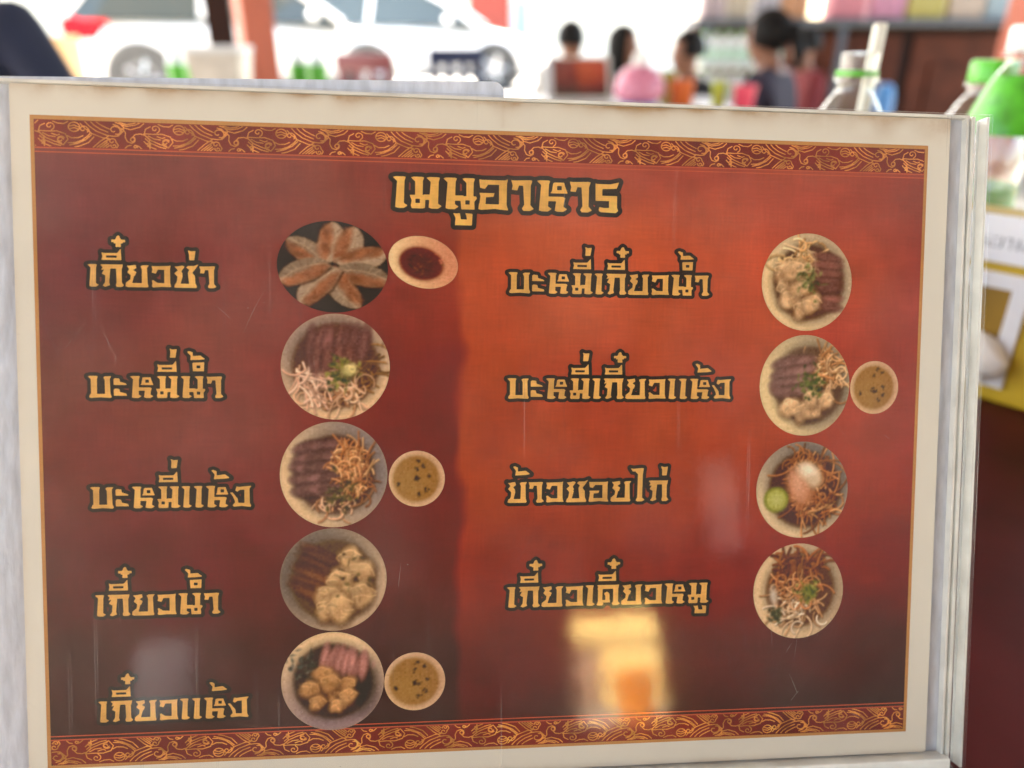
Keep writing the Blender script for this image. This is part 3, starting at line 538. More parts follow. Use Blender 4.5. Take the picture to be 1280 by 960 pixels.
BT = [[(64, 32, 36), (70, 35, 34), (64, 30, 26), (66, 30, 22), (80, 38, 26), (76, 35, 26), (70, 32, 23), (64, 28, 22), (58, 26, 23)],
  [(76, 36, 43), (86, 40, 45), (78, 32, 32), (78, 31, 26), (108, 46, 32), (104, 45, 34), (96, 41, 31), (86, 38, 31), (76, 34, 29)],
  [(98, 40, 42), (116, 46, 48), (112, 33, 35), (108, 31, 28), (150, 55, 32), (154, 55, 36), (146, 50, 33), (136, 46, 35), (122, 42, 38)],
  [(118, 52, 47), (142, 62, 58), (127, 39, 38), (127, 39, 31), (176, 70, 32), (176, 72, 44), (166, 65, 42), (160, 60, 47), (150, 56, 50)],
  [(126, 60, 54), (148, 68, 60), (142, 48, 44), (138, 42, 36), (184, 76, 42), (186, 80, 54), (178, 72, 48), (174, 68, 54), (160, 64, 58)],
  [(126, 60, 61), (140, 63, 59), (158, 66, 58), (164, 63, 48), (184, 84, 52), (198, 94, 60), (194, 86, 56), (184, 80, 60), (162, 70, 60)],
  [(128, 62, 62), (140, 63, 61), (150, 64, 57), (156, 66, 56), (164, 70, 56), (168, 74, 60), (170, 78, 63), (164, 76, 62), (150, 70, 60)]]
BT = [[(r * (.93 if i < 4 else 1), g, b * (1.03 if i < 4 else 1)) for i, (r, g, b) in enumerate(row)] for row in BT]
base_col = smooth_grid(BX, BY, BT)
def background_ink(x, y):
    k = value_noise(x, y, 26, 1) * .05 + value_noise(x, y, 11, 2) * .04 + value_noise(x, y, 4.5, 3) * .03
    c = base_col(x + 2 * value_noise(x, y, 9, 5), y + 3 * value_noise(x, y, 14, 6)) * (1 + k[:, None]); c[:, 1] *= 1 + .05 * value_noise(x, y, 18, 8); return ink(c)
MI = dict(paper=paper_material(), back=ink_material('background_ink', .055), band=ink_material('border_ink', .06), pic=ink_material('picture_ink', .025), gold=ink_material('gold_ink', .05), dark=ink_material('dark_ink', .05), line=ink_material('line_ink', .05))
def rect_field(x0, y0, x1, y1, step):
    gx = np.linspace(x0 - .5 * step, x1 + .5 * step, int((x1 - x0) / step) + 2); gy = np.linspace(y0 - .5 * step, y1 + .5 * step, int((y1 - y0) / step) + 2); X, Y = np.meshgrid(gx, gy)
    return gx, gy, np.maximum(np.maximum(x0 - X, X - x1), np.maximum(y0 - Y, Y - y1))
const = lambda *c: (lambda x, y: np.tile(ink(c), (len(x), 1)))
def vary(c, amp=.10, cell=6, seed=4): return lambda x, y: ink(np.tile(np.array(c, float), (len(x), 1)) * (1 + amp * value_noise(x, y, cell, seed)[:, None] + amp * .6 * value_noise(x, y, cell / 3, seed + 9)[:, None]))
def build_sheet():
    e = empty('menu_sheet'); e.matrix_world = SHEET_M
    thing(e, 'printed red food menu with yellow Thai lettering and bowl pictures inside the clear stand', 'menu')
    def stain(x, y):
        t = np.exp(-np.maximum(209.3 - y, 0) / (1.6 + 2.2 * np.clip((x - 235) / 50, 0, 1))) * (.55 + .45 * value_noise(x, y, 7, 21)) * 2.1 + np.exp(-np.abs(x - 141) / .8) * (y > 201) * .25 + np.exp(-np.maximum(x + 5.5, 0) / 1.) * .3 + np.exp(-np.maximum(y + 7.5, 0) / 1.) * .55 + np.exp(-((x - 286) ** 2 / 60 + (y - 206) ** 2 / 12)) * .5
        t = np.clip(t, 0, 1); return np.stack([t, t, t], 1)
    field_mesh('paper', *rect_field(-5.6, -7.6, 290.6, 209.4, 1.0), 0, MI['paper'], e, stain)
    field_mesh('background_print', *rect_field(0, 0, 283, 200.4, .9), .06, MI['back'], e, background_ink)
    fr = MB()
    # thin tan keyline round the print
    for (x0, y0, x1, y1) in ((0, 0, 1.1, 200.4), (281.9, 0, 283, 200.4), (1.1, 199.2, 281.9, 200.4), (1.1, 0, 281.9, 1.0)): fr.add([(x * .001, y * .001, .00012) for x, y in ((x0, y0), (x1, y0), (x1, y1), (x0, y1))], [(0, 1, 2, 3)])
    ko = fr.build('keyline', MI['line'], e, smooth=False); ca = ko.data.color_attributes.new('print', 'FLOAT_COLOR', 'POINT'); k = ink((196, 140, 84))
    for i in range(len(ko.data.vertices)): ca.data[i].color = (*k, 1)
    for (y0, y1, fl, lab) in ((191.0, 199.2, False, 'dark red border band of golden waves along the top'), (1.0, 9.0, True, 'dark red border band of golden waves along the bottom')):
        b = field_mesh('border_band', *rect_field(1.1, y0, 281.9, y1, 1.2), .11, MI['band'], e, vary((128, 50, 46) if not fl else (124, 46, 42), .12, 20)); b['label'] = lab
        field_mesh('wave_scroll', *scroll_field(1.3, 281.7, y0 + .3, y1 - .15, fl), .16, MI['gold'], b, vary((212, 136, 74) if not fl else (216, 142, 72), .2, 5, 31))
        ys = (y0 - .1, y0 - 1.3) if not fl else (y1 + .1, y1 + 1.3)
        lo = MB()
        for yy, h in zip(ys, (.42, .36)): lo.add([(x * .001, y * .001, .00017) for x, y in ((1.1, yy - h / 2), (281.9, yy - h / 2), (281.9, yy + h / 2), (1.1, yy + h / 2))], [(0, 1, 2, 3)])
        lo = lo.build('border_line', MI['line'], b, smooth=False); ca = lo.data.color_attributes.new('print', 'FLOAT_COLOR', 'POINT'); k = ink((196, 92, 66))
        for i in range(len(lo.data.vertices)): ca.data[i].color = (*k, 1)
    for i, T in enumerate([TITLE] + NAMES):
        gx, gy, d0, d = text_field(*T, step=.2)
        o = field_mesh('title' if i == 0 else 'dish_name', gx, gy, d0 - .15 * T[4] * (1.0 if i else .9), .20, MI['dark'], e, vary((48, 34, 24) if T[1] > 100 and i < 8 else (42, 28, 22), .15, 8, 40 + i))
        o['label'] = ['large yellow title lettering at the top centre', 'dish name beside the plate of fried dumplings', 'dish name beside the noodle soup bowl', 'dish name beside the dry noodle plate', 'dish name beside the dumpling soup', 'dish name at the lower left', 'dish name at the top of the right column', 'second dish name of the right column, the longest', 'dish name beside the curry noodles with lime', 'lowest dish name of the right column'][i]
        field_mesh('lettering', gx, gy, d + .07, .26, MI['gold'], o, vary((234, 178, 98) if i else (236, 180, 94), .07, 7, 60 + i))
    for (fn, cx, cy, rx, ry, tl, lab) in PICTURES:
        D = fn(); D.grain()
        st = .24; gx = np.arange(cx - rx - 1, cx + rx + 1, st); gy = np.arange(cy - max(rx, ry) - 1, cy + max(rx, ry) + 1, st); X, Y = np.meshgrid(gx, gy); ca, sa = math.cos(R(tl)), math.sin(R(tl))
        u, v = ((X - cx) * ca + (Y - cy) * sa) / rx, (-(X - cx) * sa + (Y - cy) * ca) / ry
        o = field_mesh('dish_picture', gx, gy, (np.hypot(u, v) - 1) * min(rx, ry), .31, MI['pic'], e, D.sampler(cx, cy, rx, ry, tl)); o['label'] = lab
    return e
def lbox(m, x0, y0, z0, x1, y1, z1, bev=.3): return m.box(((x0 + x1) / 2000, (y0 + y1) / 2000, (z0 + z1) / 2000), ((x1 - x0) / 1000, (y1 - y0) / 1000, (z1 - z0) / 1000), bev=bev / 1000)
def build_stand():
    e = empty('menu_stand'); e.matrix_world = SHEET_M
    thing(e, 'clear scratched acrylic stand leaning back and holding the large red menu in front', 'menu stand')
    MI['acr'] = acrylic('clear_acrylic'); MI['milk'] = milky('milky_film', (.58, .62, .71)); MI['edge'] = mat('acrylic_edge', (.78, .78, .73), .12, .14, 80, 0, .6, coat=.6); MI['edge2'] = acrylic('acrylic_rim', (.93, .95, .97), .10, .05, .12, False)
    m = MB(); lbox(m, -26, -13.4, 1.2, 303.6, 210.6, 2.9); m.build('front_panel', MI['acr'], e, smooth=False)
    m = MB(); lbox(m, -26, -13.4, -3.6, 297.0, 210.9, -1.6); m.build('back_panel', MI['milk'], e, smooth=False)
    # the upper strip of film stops short in a rounded corner
    m = MB(); P = [(-26, 204.), (141.6, 204.)] + [(141.6 - 3.4 + 3.4 * math.cos(R(a)), 213.6 + 3.4 * math.sin(R(a))) for a in range(0, 91, 15)] + [(-26, 212.2)]
    n_ = len(P); m.add([(x / 1000, y / 1000, z) for z in (-.0062, -.0041) for x, y in P], [tuple(range(n_))[::-1], tuple(range(n_, 2 * n_))] + [(i, (i + 1) % n_, n_ + (i + 1) % n_, n_ + i) for i in range(n_)]); m.build('film_strip', MI['milk'], e, smooth=False)
    for x0, x1, z0, z1 in ((295.6, 296.5, -1.5, 1.1), (297.6, 298.7, -4, 1.1), (302.8, 303.7, -4, 1.1)):
        m = MB(); lbox(m, x0, -13.4, z0, x1, 210.2, z1, .2); m.build('side_edge', MI['edge'], e, smooth=False)
    m = MB(); lbox(m, 298.8, -13.4, -4, 302.7, 210.0, -2.2); m.build('side_channel', MI['edge2'], e, smooth=False)
    m = MB(); lbox(m, -26, 209.5, -1.5, 296.9, 210.5, 1.1, .2); m.build('top_edge', MI['edge'], e, smooth=False)
    m = MB(); lbox(m, -26, -13.3, -1.5, 297, -8.2, 4.2, .6); m.build('bottom_lip', MI['edge'], e, smooth=False)
    # wear on the front: hairline scratches and specks
    m = MB(); r = np.random.default_rng(8)
    for i in range(210):
        k = i % 3; x, y = [(r.normal(190, 24), r.normal(32, 16)), (r.uniform(2, 285), r.uniform(2, 200)), (r.normal(26, 16), r.normal(95, 50))][k]
        a = R(r.choice([62, 118, 100, 84, 150]) + r.normal(0, 14)); L = r.gamma(1.6, 4.2) + 1; w = r.uniform(.018, .05); c = r.normal(0, .12); P = []
        for t in np.linspace(-.5, .5, 5): P.append((x + L * t * math.cos(a) + c * L * t * t, y + L * t * math.sin(a)))
        n = np.array((-math.sin(a), math.cos(a))) * w; V = [(px / 1000 + s_ * n[0] / 1000 * (1 - abs(q - 2) / 2.2), py / 1000 + s_ * n[1] / 1000 * (1 - abs(q - 2) / 2.2), .00296) for q, (px, py) in enumerate(P) for s_ in (-1, 1)]
        if all(-8 < v[0] * 1000 < 293 and -8 < v[1] * 1000 < 208 for v in V): m.add(V, [(2 * q, 2 * q + 2, 2 * q + 3, 2 * q + 1) for q in range(4)])
    for i in range(70):
        x, y, s_ = r.uniform(-5, 290), r.uniform(-5, 207), r.uniform(.08, .26); m.add([((x + s_ * math.cos(q * 1.05) * r.uniform(.6, 1.2)) / 1000, (y + s_ * math.sin(q * 1.05) * r.uniform(.6, 1.2)) / 1000, .00296) for q in range(6)], [tuple(range(6))])
    sc = acrylic('scratch_mark', (1, 1, 1), .05, .3, .17, False); m.build('scratches', sc, e, smooth=False)['kind'] = 'stuff'
    # foot: a strip bent back to the table top behind the sheet
    inv = SHEET_M.inverted(); base = []
    lo = SHEET_M @ Vector((-.02, -.0134, -.002)); hi = SHEET_M @ Vector((.30, -.0134, -.002)); dr = Vector((ez[0], ez[1], 0)).normalized() * -1
    tb = TABLE + .0006
    V = [Vector((p.x, p.y, tb)) + dr * d for p in (lo, hi) for d in (-.004, .14)]
    m = MB(); m.add([inv @ Vector((v.x, v.y, z)) for z in (tb, tb + .003) for v in (V[0], V[2], V[3], V[1])], [(0, 3, 2, 1), (4, 5, 6, 7), (0, 1, 5, 4), (1, 2, 6, 5), (2, 3, 7, 6), (3, 0, 4, 7)]); m.build('foot_plate', MI['edge2'], e, smooth=False)
    return e
sheet = build_sheet(); stand = build_stand()
print('STAND LOW', [round((SHEET_M @ Vector((x, -.0134, z))).z, 4) for x in (-.02, .3) for z in (.0042, -.0036)])
# where the acrylic mirrors the photographer's side
def mirror_at(xm, ym, y):
    p = SHEET_M @ Vector((xm / 1000, ym / 1000, .003)); d = (p - Vector((0, 0, CAM_Z))).normalized(); n = Vector(ez); r = d - 2 * d.dot(n) * n; t = (y - p.y) / r.y; return p + r * t
q = mirror_at(186, 20, -6.2); e = empty('added_orange_bucket', (q.x, q.y, 0), 0, 'unseen orange bucket added in the sun to colour the mirrored patch', 'bucket'); MB().lathe([(0, 0), (.15, 0), (.2, q.z + .14), (.21, q.z + .15), (.2, q.z + .155), (0, q.z + .15)], 24).build('bucket_wall', mat('orange_plastic', (.85, .27, .015), .4, .05), e)  # unseen bucket, added to put orange into the mirrored patch
q = [mirror_at(a, b, -6.6) for a, b in ((165, 34), (176.5, 12))]; z0 = min(p.z for p in q); z1 = max(p.z for p in q)
thing(MB().box(((q[0].x + q[1].x) / 2, -6.6, z1 / 2), (abs(q[0].x - q[1].x), .05, z1), bev=.01).build('patch_tone_board', mat('tan_board', (.30, .20, .13), .8, .4, 6), smooth=False), 'unseen tan board added in the sun to tone the mirrored patch', 'board')  # unseen board added to set a mid tone in the mirrored patch
for nm, lab, c, a, b in (('notice_board', 'unseen pale grey panel added for a faint reflection in the acrylic', (.50, .49, .52), (29, 40), (43, 18)), ('wall_poster', 'unseen pale pink panel added higher up for another faint reflection', (.66, .50, .50), (206, 96), (222, 66))):  # two unseen panels added only for faint reflections in the acrylic
    u, v = mirror_at(*a, -3.53), mirror_at(*b, -3.53)
    thing(MB().box(((u.x + v.x) / 2, -3.535, (u.z + v.z) / 2), (abs(u.x - v.x), .02, abs(u.z - v.z)), bev=.004).build(nm, mat(nm, c, .7, .2, 5), smooth=False), lab, 'board' if nm[0] == 'n' else 'poster')
print('MIRROR', [[round(v, 2) for v in mirror_at(a, b, -3.6)] for a, b in ((164, 44), (193, 43), (198, 9), (168, 11), (10, 190), (280, 190), (10, 10))])
# ---------------------------------------------------------------- the near table and what stands on it
def rbox(m, c, d, rz=0., bev=0.): return m.box(c, d, Matrix.Rotation(rz, 3, 'Z'), bev)
def table(name, x0, y0, x1, y1, top, m, label, th=.035, group=None):
    e = empty(name, ((x0 + x1) / 2, (y0 + y1) / 2, 0), 0, label, 'table', group); w, d = x1 - x0, y1 - y0
    MB().box((0, 0, top - th / 2), (w, d, th), bev=.005).build('table_top', m, e, smooth=False)
    MB().box((0, d / 2 - .07, top - th - .04), (w - .18, .02, .08)).box((0, -d / 2 + .07, top - th - .04), (w - .18, .02, .08)).box((-w / 2 + .07, 0, top - th - .04), (.02, d - .18, .08)).box((w / 2 - .07, 0, top - th - .04), (.02, d - .18, .08)).build('apron', m, e, smooth=False)
    for sx in (-1, 1):
        for sy in (-1, 1): MB().box((sx * (w / 2 - .06), sy * (d / 2 - .06), (top - th) / 2), (.05, .05, top - th), bev=.004).build('leg', m, e, smooth=False)
    return e
table('dining_table', -.95, .06, .85, .98, TABLE, M['wood'], 'dark red brown wooden dining table under the menu stand')

M['bottle'] = acrylic('clear_pet', (.955, .97, .97), .07, .04, .05, False)
for q in M['bottle'].node_tree.nodes:
    if q.type == 'MATH' and q.operation == 'POWER': q.inputs[1].default_value = 2.6
M['green'] = mat('green_cap', (.10, .44, .03), .35, .06, 30); M['green_film'] = mat('green_film', (.075, .37, .02), .3, .3, 90, .2)
M['whitecap'] = mat('white_cap', (.75, .76, .74), .4, .03); M['straw'] = mat('straw', (.78, .75, .66), .35, .04, 20, 0, .5)
def bottle_profile(r=.0325, h=.2, neck=.0125, ridge=True, sl=.06):
    pr = [(0, .003), (r * .75, 0), (r * .95, .004), (r, .012)]
    z = .018
    while z < h - .05 - sl:
        if ridge: pr += [(r, z), (r * .955, z + .004), (r * .955, z + .006), (r, z + .010)]
        z += .0155
    k = sl / .06
    pr += [(r, h - .030 - sl), (r * .985, h - .026 - sl * .85), (r * .93, h - .026 - sl * .65), (r * .82, h - .026 - sl * .42), (r * .64, h - .026 - sl * .2), (neck * 1.25, h - .027), (neck * 1.05, h - .0235), (neck, h - .021), (neck, h - .0175), (neck * 1.22, h - .017), (neck * 1.22, h - .0145), (neck, h - .014), (neck, h), (neck * .8, h), (0, h - .002)]
    return pr
def bottle(loc, r, h, label, cap=None, film=None, neck=.0125, group=None, ring=None, m=None, n=40, ridge=True, tilt=0., sl=.06):
    e = empty('water_bottle', loc, 0, label, 'bottle', group); e.rotation_euler = (0, tilt, .6)
    MB().lathe(bottle_profile(r, h, neck, ridge, sl), n).build('body', m or M['bottle'], e)
    if cap: MB().lathe([(neck * 1.12, h - .014), (neck * 1.18, h - .013), (neck * 1.18, h), (neck * 1.05, h + .0025), (0, h + .003)], n, wob=lambda a, z: .012 * math.sin(a * 30)).build('cap', cap, e)
    if ring: MB().lathe([(neck * 1.03, h - .0135), (neck * 1.16, h - .0135), (neck * 1.16, h - .0105), (neck * 1.03, h - .0105)], n).build('cap_ring', ring, e)
    if film:
        z0, z1, fm = film; pr = [(rr + .0006, z) for rr, z in bottle_profile(r, h, neck, False, sl) if z0 < z < z1]; f = lambda z: np.interp(z, [q[1] for q in bottle_profile(r, h, neck, False, sl)][1:-2], [q[0] for q in bottle_profile(r, h, neck, False, sl)][1:-2]) + .0007
        MB().lathe([(float(f(z)), z) for z in np.linspace(z0, z1, 14)], n, wob=lambda a, z: .006 * math.sin(7 * a + 90 * z) + .004 * math.sin(13 * a - 160 * z)).build('label_sleeve', fm, e)
    return e
p = at(1076, 66, .52); bottle((p.x, p.y, TABLE), .0325, p.z - TABLE, 'open clear water bottle with a white straw, behind the top edge of the menu', None, (.06, .115, M['green_film']), .0112, ring=M['green'])
a, b = at(1101, 30, .515), at(1080, 132, .525); d = (b - a).normalized()
sm = MB(); sm.tube([a, a + d * .02, b, a + d * .19], .0042, 14, caps=True); thing(sm.build('drinking_straw', M['straw']), 'thick white drinking straw leaning out of the open bottle', 'straw')
p = at(1246, 74, .632); bottle((p.x, p.y, TABLE), .0375, p.z - TABLE - .003, 'clear water bottle with a closed bright green cap', M['green'], (.075, .125, M['green_film']), .0146, sl=.055)
p = at(1295, 36, .555); z0 = at(1292, 172, .525).z - TABLE; bottle((p.x, p.y, TABLE), .034, p.z - TABLE, 'clear ribbed bottle in a green film sleeve at the right edge', M['whitecap'], (z0, p.z - TABLE - .029, M['green_film']), .0125, sl=.08)

# tissue box: yellow, white notice on its front, tissue bulging from the window
def tissue_box():
    c = at(1225, 264, .50); rz = R(-48); e = empty('tissue_box', (0, 0, 0), rz, 'yellow tissue box with a white lettered strip and a white framed window', 'tissue box')
    hgt = c.z - TABLE; wd, dp = .15, .03
    e.location = (c.x, c.y, TABLE); ye = mat('yellow_card', (.46, .30, .015), .5, .12, 20); wh = mat('white_card', (.70, .69, .74), .5, .04, 20); br = mat('amber_card', (.27, .15, .012), .5, .2, 20)
    x0 = -.042
    MB().box((x0 + wd / 2, dp / 2, hgt / 2), (wd, dp, hgt), bev=.003).build('carton', ye, e, smooth=False)
    MB().box((x0 + wd / 2, -.0015, hgt - .0155), (wd + .002, .002, .031), bev=.0005).build('notice_strip', wh, e, smooth=False)
    gx, gy, d0, d = text_field('kaaroahar', 0, 0, 61, 8.2, step=.3)
    o = field_mesh('lettering', gx, gy, d + .5, 0, mat('grey_ink', (.07, .07, .09), .6, 0), e); o.rotation_euler = (R(90), 0, 0); o.location = (-.014, -.0029, hgt - .0215)
    m = MB(); fw, t, zb, zt = .073, .0105, .012, hgt - .0375
    for q in ((0.005, -.0015, (zb + zt) / 2, t, zt - zb), (.005 + fw - t, -.0015, (zb + zt) / 2, t, zt - zb)): m.box((q[0] - .03, q[1], q[2]), (q[3], .003, q[4]), bev=.0006)
    for z in (zt - t / 2, zb + t / 2): m.box((-.03 + .005 + (fw - t) / 2, -.0015, z), (fw - 2 * t, .003, t), bev=.0006)
    m.build('window_frame', wh, e, smooth=False)
    MB().box((-.03 + .005 + (fw - t) / 2, -.0004, (zb + zt) / 2), (fw - 2 * t, .0012, zt - zb - 2 * t)).build('window_panel', br, e, smooth=False)
    return e, hgt
TB, TBH = tissue_box()
tm = MB().ball((0, 0, 0), (.021, .010, .017), sub=4); r_ = np.random.default_rng(3)
for v in tm.bm.verts:
    q = v.co * 90; v.co *= 1 + .13 * math.sin(q.x * 1.7 + 2 * math.sin(q.z * 1.3)) * math.cos(q.z * 1.1 + q.y) + .05 * math.sin(q.x * 4 + q.z * 5)
t = tm.build('tissue', mat('white_tissue', (.72, .68, .66), .9, .08, 60, .3)); t.location = TB.matrix_basis @ Vector((.022, -.0095, .034)); t.rotation_euler = (0, 0, R(-48)); thing(t, 'crumpled white tissue pulled from the window of the yellow box', 'tissue')

# ---------------------------------------------------------------- the posts
def post(p, w, rz, label):
    e = empty('roof_post', (p[0], p[1], 0), rz, label, 'post', None); MB().box((0, 0, 1.5), (w, w, 2.988), bev=.006).build('shaft', M['rust'], e, smooth=False); MB().box((0, 0, .008), (w + .1, w + .1, .012), bev=.002).build('base_plate', M['rust'], e, smooth=False)
    return e
q = at(312, 45, 3.05); post((q.x, q.y + .08), .12, R(32), 'red oxide steel post between the two white cars')
q = at(283, 45, 3.6); e = empty('door_leaf', (q.x - .02, q.y, 0), R(12), 'dark brown folded door leaf standing left of the red post', 'door'); MB().box((0, 0, 1.1), (.11, .05, 2.2), bev=.004).build('stile', M['cabinet_dark'], e, smooth=False); MB().box((-.0, .05, 1.1), (.06, .045, 2.18), bev=.004).build('panel', M['cabinet'], e, smooth=False)
q = at(1276, 35, 3.0); post((q.x + .03, q.y), .12, R(8), 'red oxide steel post at the right in front of the cabinet')

# ---------------------------------------------------------------- people
M['lips'] = mat('lips', (.20, .06, .05), .5, 0)
def person(label, loc, rz, sh, shirt, trousers, hair, pose='table', female=False, group=None, lean=0.):
    """seated figure, built facing -Y: one skinned body, clothes by face, hair and eyes as children"""
    e = empty('person', loc, rz, label, 'person', group)
    V, E, RD = [], [], []
    def v(co, r, parent=None):
        V.append(co); RD.append(r); i = len(V) - 1
        if parent is not None: E.append((parent, i))
        return i
    L = lambda z: -lean * z                         # torso leans forward
    k = .93 if female else 1.
    pel = v((0, 0, sh + .10), (.155, .115)); sp = v((0, L(.2) + .01, sh + .27), (.135 * k, .10), pel); ch = v((0, L(.42), sh + .45), (.155 * k, .11), sp); nb = v((0, L(.54), sh + .572), (.08, .065), ch); nk = v((0, L(.58) - .01, sh + .618), (.052 * k, .054), nb)
    hd = v((0, L(.64) - .03, sh + .665), (.066, .08), nk); h2 = v((0, L(.7) - .022, sh + .73), (.073, .092), hd); h3 = v((0, L(.75) - .01, sh + .79), (.062, .078), h2); v((0, L(.78), sh + .825), (.03, .035), h3)
    for sx in (-1, 1):
        s1 = v((sx * .175 * k, L(.52), sh + .535), (.066, .066), ch)
        el = {'table': (sx * .235, L(.3) - .10, sh + .25), 'down': (sx * .21, .0, sh + .22)}[pose]; wr = {'table': (sx * .13, L(.3) - .33, sh + .27), 'down': (sx * .15, -.22, sh + .17)}[pose]
        e1 = v(el, (.045, .045), s1); w1 = v(wr, (.028, .024), e1); d = Vector(wr) - Vector(el); d.normalize(); side = Vector((-sx, 0, 0)); side = (side - d * side.dot(d)).normalized(); dn = d.cross(side).normalized(); dn = dn if dn.z < 0 else -dn
        pm = v(tuple(Vector(wr) + d * .055), (.034, .017), w1)
        for f, (off, ln) in enumerate(((.024, .074), (.009, .084), (-.008, .078), (-.023, .06))):
            b0 = Vector(wr) + d * .09 + side * off; i0 = v(tuple(b0), (.010, .010), pm); i1 = v(tuple(b0 + d * ln * .5 + dn * .008), (.0085, .0085), i0); v(tuple(b0 + d * ln * .9 + dn * .03), (.007, .007), i1)
        t0 = v(tuple(Vector(wr) + d * .045 + side * .04), (.011, .011), w1); v(tuple(Vector(wr) + d * .088 + side * .062 + dn * .012), (.009, .009), t0)
        hp = v((sx * .095, -.06, sh + .085), (.09, .085), pel); kn = v((sx * .13, -.44, sh + .07), (.062, .062), hp); cf = v((sx * .13, -.41, sh * .55), (.055, .055), kn); an = v((sx * .13, -.40, .085), (.038, .038), cf); v((sx * .14, -.54, .032), (.038, .028), an)
    me = bpy.data.meshes.new('body'); me.from_pydata(V, E, []); o = new_obj('body', me, None, e)
    md = o.modifiers.new('skin', 'SKIN'); md.use_smooth_shade = True
    for i, r in enumerate(RD): me.skin_vertices[0].data[i].radius = r
    me.skin_vertices[0].data[0].use_root = True
    o.modifiers.new('sub', 'SUBSURF').levels = 2
    dg = bpy.context.evaluated_depsgraph_get(); m2 = bpy.data.meshes.new_from_object(o.evaluated_get(dg)); o.modifiers.clear(); o.data = m2; m2.name = 'body'
    hy = L(.7) - .022
    for w in m2.vertices:                                   # nose, brow, chin, cheeks and ears are drawn out of the skull
        x, y, z = w.co
        if z > sh + .62:
            if y < hy - .02:
                f = .022 * math.exp(-(x / .012) ** 2 - ((z - sh - .703) / .022) ** 2) + .007 * math.exp(-(x / .05) ** 2 - ((z - sh - .762) / .014) ** 2) + .010 * math.exp(-(x / .025) ** 2 - ((z - sh - .638) / .016) ** 2)
                w.co.y -= f
            g = .012 * math.exp(-((y - hy - .01) / .014) ** 2 - ((z - sh - .715) / .026) ** 2) * (abs(x) > .045); w.co.x += math.copysign(g, x)
    m2.materials.clear()
    for q in (M['skin'], shirt, trousers): m2.materials.append(q)
    for pl in m2.polygons:
        c = pl.center; i = 0
        if c.z < sh + .10 or (c.z < sh + .16 and c.y < -.06 and abs(c.x) < .2 and c.y > -.2): i = 2 if not (c.z < .075) else 0
        elif c.z < sh + .60 and not (c.y < L(.3) - .17) and not (c.z > sh + .575 and abs(c.x) < .06): i = 1
        if c.z < sh + .16 and c.y < -.30 and abs(c.x) < .17 and c.z > sh + .13 and pose == 'table': i = 0 if c.z > sh + .19 else 2
        pl.material_index = i
    # hair: a cap over the skull, open at the face
    hm = MB().ball((0, L(.74) - .002, sh + .745), (.084, .102, .10), sub=5); bm = hm.bm; cz = sh + .745; cy = L(.74) - .004
    face = [w for w in bm.verts if (w.co.y < cy - .062 and w.co.z < cz + .045) or (w.co.z < cz - (.09 if hair != 'short' else .045))]
    bmesh.ops.delete(bm, geom=face, context='VERTS')
    if hair == 'long':
        for w in bm.verts:
            if w.co.z < cz - .01 and w.co.y > cy - .05: t = (cz - .01 - w.co.z) / .08; w.co.z -= .20 * t; w.co.y += .012 * t; w.co.x *= 1 + .12 * t
    bmesh.ops.solidify(bm, geom=bm.faces[:], thickness=.006)
    if hair == 'bun':
        hm.ball((0, cy + .115, cz + .0), (.042, .04, .042)); hm.tube([(0, cy + .12, cz - .01), (0, cy + .15, cz - .08), (0, cy + .145, cz - .16)], [.03, .034, .012], 10)
    for w in bm.verts: w.co += w.co.normalized() * .0025 * math.sin(w.co.x * 260 + w.co.z * 40)
    hm.build('hair', M['hair'], e)
    from mathutils.bvhtree import BVHTree
    tree = BVHTree.FromPolygons([w.co for w in m2.vertices], [tuple(pl.vertices) for pl in m2.polygons])
    def front(x, z):
        h = tree.ray_cast(Vector((x, -1.2, z)), Vector((0, 1, 0))); return h[0].y if h[0] is not None else L(.7) - .08
    for sx in (-1, 1): MB().ball((sx * .029, front(sx * .029, sh + .735) + .002, sh + .735), (.011, .005, .0055), sub=2).build('eye', M['hair'], e)
    MB().ball((0, front(0, sh + .662) + .004, sh + .662), (.02, .007, .005), sub=2).build('mouth', M['lips'], e)
    return e
def stool(loc, h, m, label, group='plastic stools under the diners'):
    e = empty('plastic_stool', loc, 0, label, 'stool', group)
    MB().box((0, 0, h - .012), (.30, .30, .024), bev=.01).build('seat', m, e)
    for sx in (-1, 1):
        for sy in (-1, 1): MB().tube([(sx * .12, sy * .12, h - .02), (sx * .145, sy * .145, .012), (sx * .145, sy * .145, 0)], .018, 8).build('leg', m, e)
    return e
sm = {k: mat('cloth_' + k, c, .85, .15, 14, .2) for k, c in dict(grey=(.42, .41, .40), black=(.009, .009, .012), plum=(.022, .018, .036), red=(.15, .016, .02), navy=(.010, .014, .038), denim=(.05, .07, .13), khaki=(.2, .16, .11)).items()}
SEAT = .29
def seated(u, vtop, y, rz, lab, shirt, trs, hair, **kw):
    p = at(u, vtop, y); sh = p.z - .845; st_ = kw.pop('stool', (.5, .1, .1))
    e = person(lab, (p.x, p.y, 0), rz, sh, sm[shirt], sm[trs], hair, **kw)
    s = stool((p.x, p.y + .0, 0), sh + .005, STM, 'low plastic stool under the ' + lab.split(' with ')[0].replace('person in ', 'diner in '), 'stools under the diners'); return e
STM = mat('stool_plastic', (.35, .05, .05), .4, .05)
seated(714, 24, 4.9, R(160), 'person in a pale grey shirt with short hair, back half turned', 'grey', 'denim', 'short')
seated(779, 30, 5.2, R(60), 'person in a black top with long dark hair, looking right', 'black', 'denim', 'long', female=True)
seated(878, 37, 4.7, R(-75), 'person in a black top with short black hair beside the bottle stack', 'black', 'khaki', 'short', lean=.1)
seated(992, 9, 3.7, R(-128), 'person in a dark plum top with tied back black hair', 'plum', 'denim', 'bun', female=True, lean=.12)
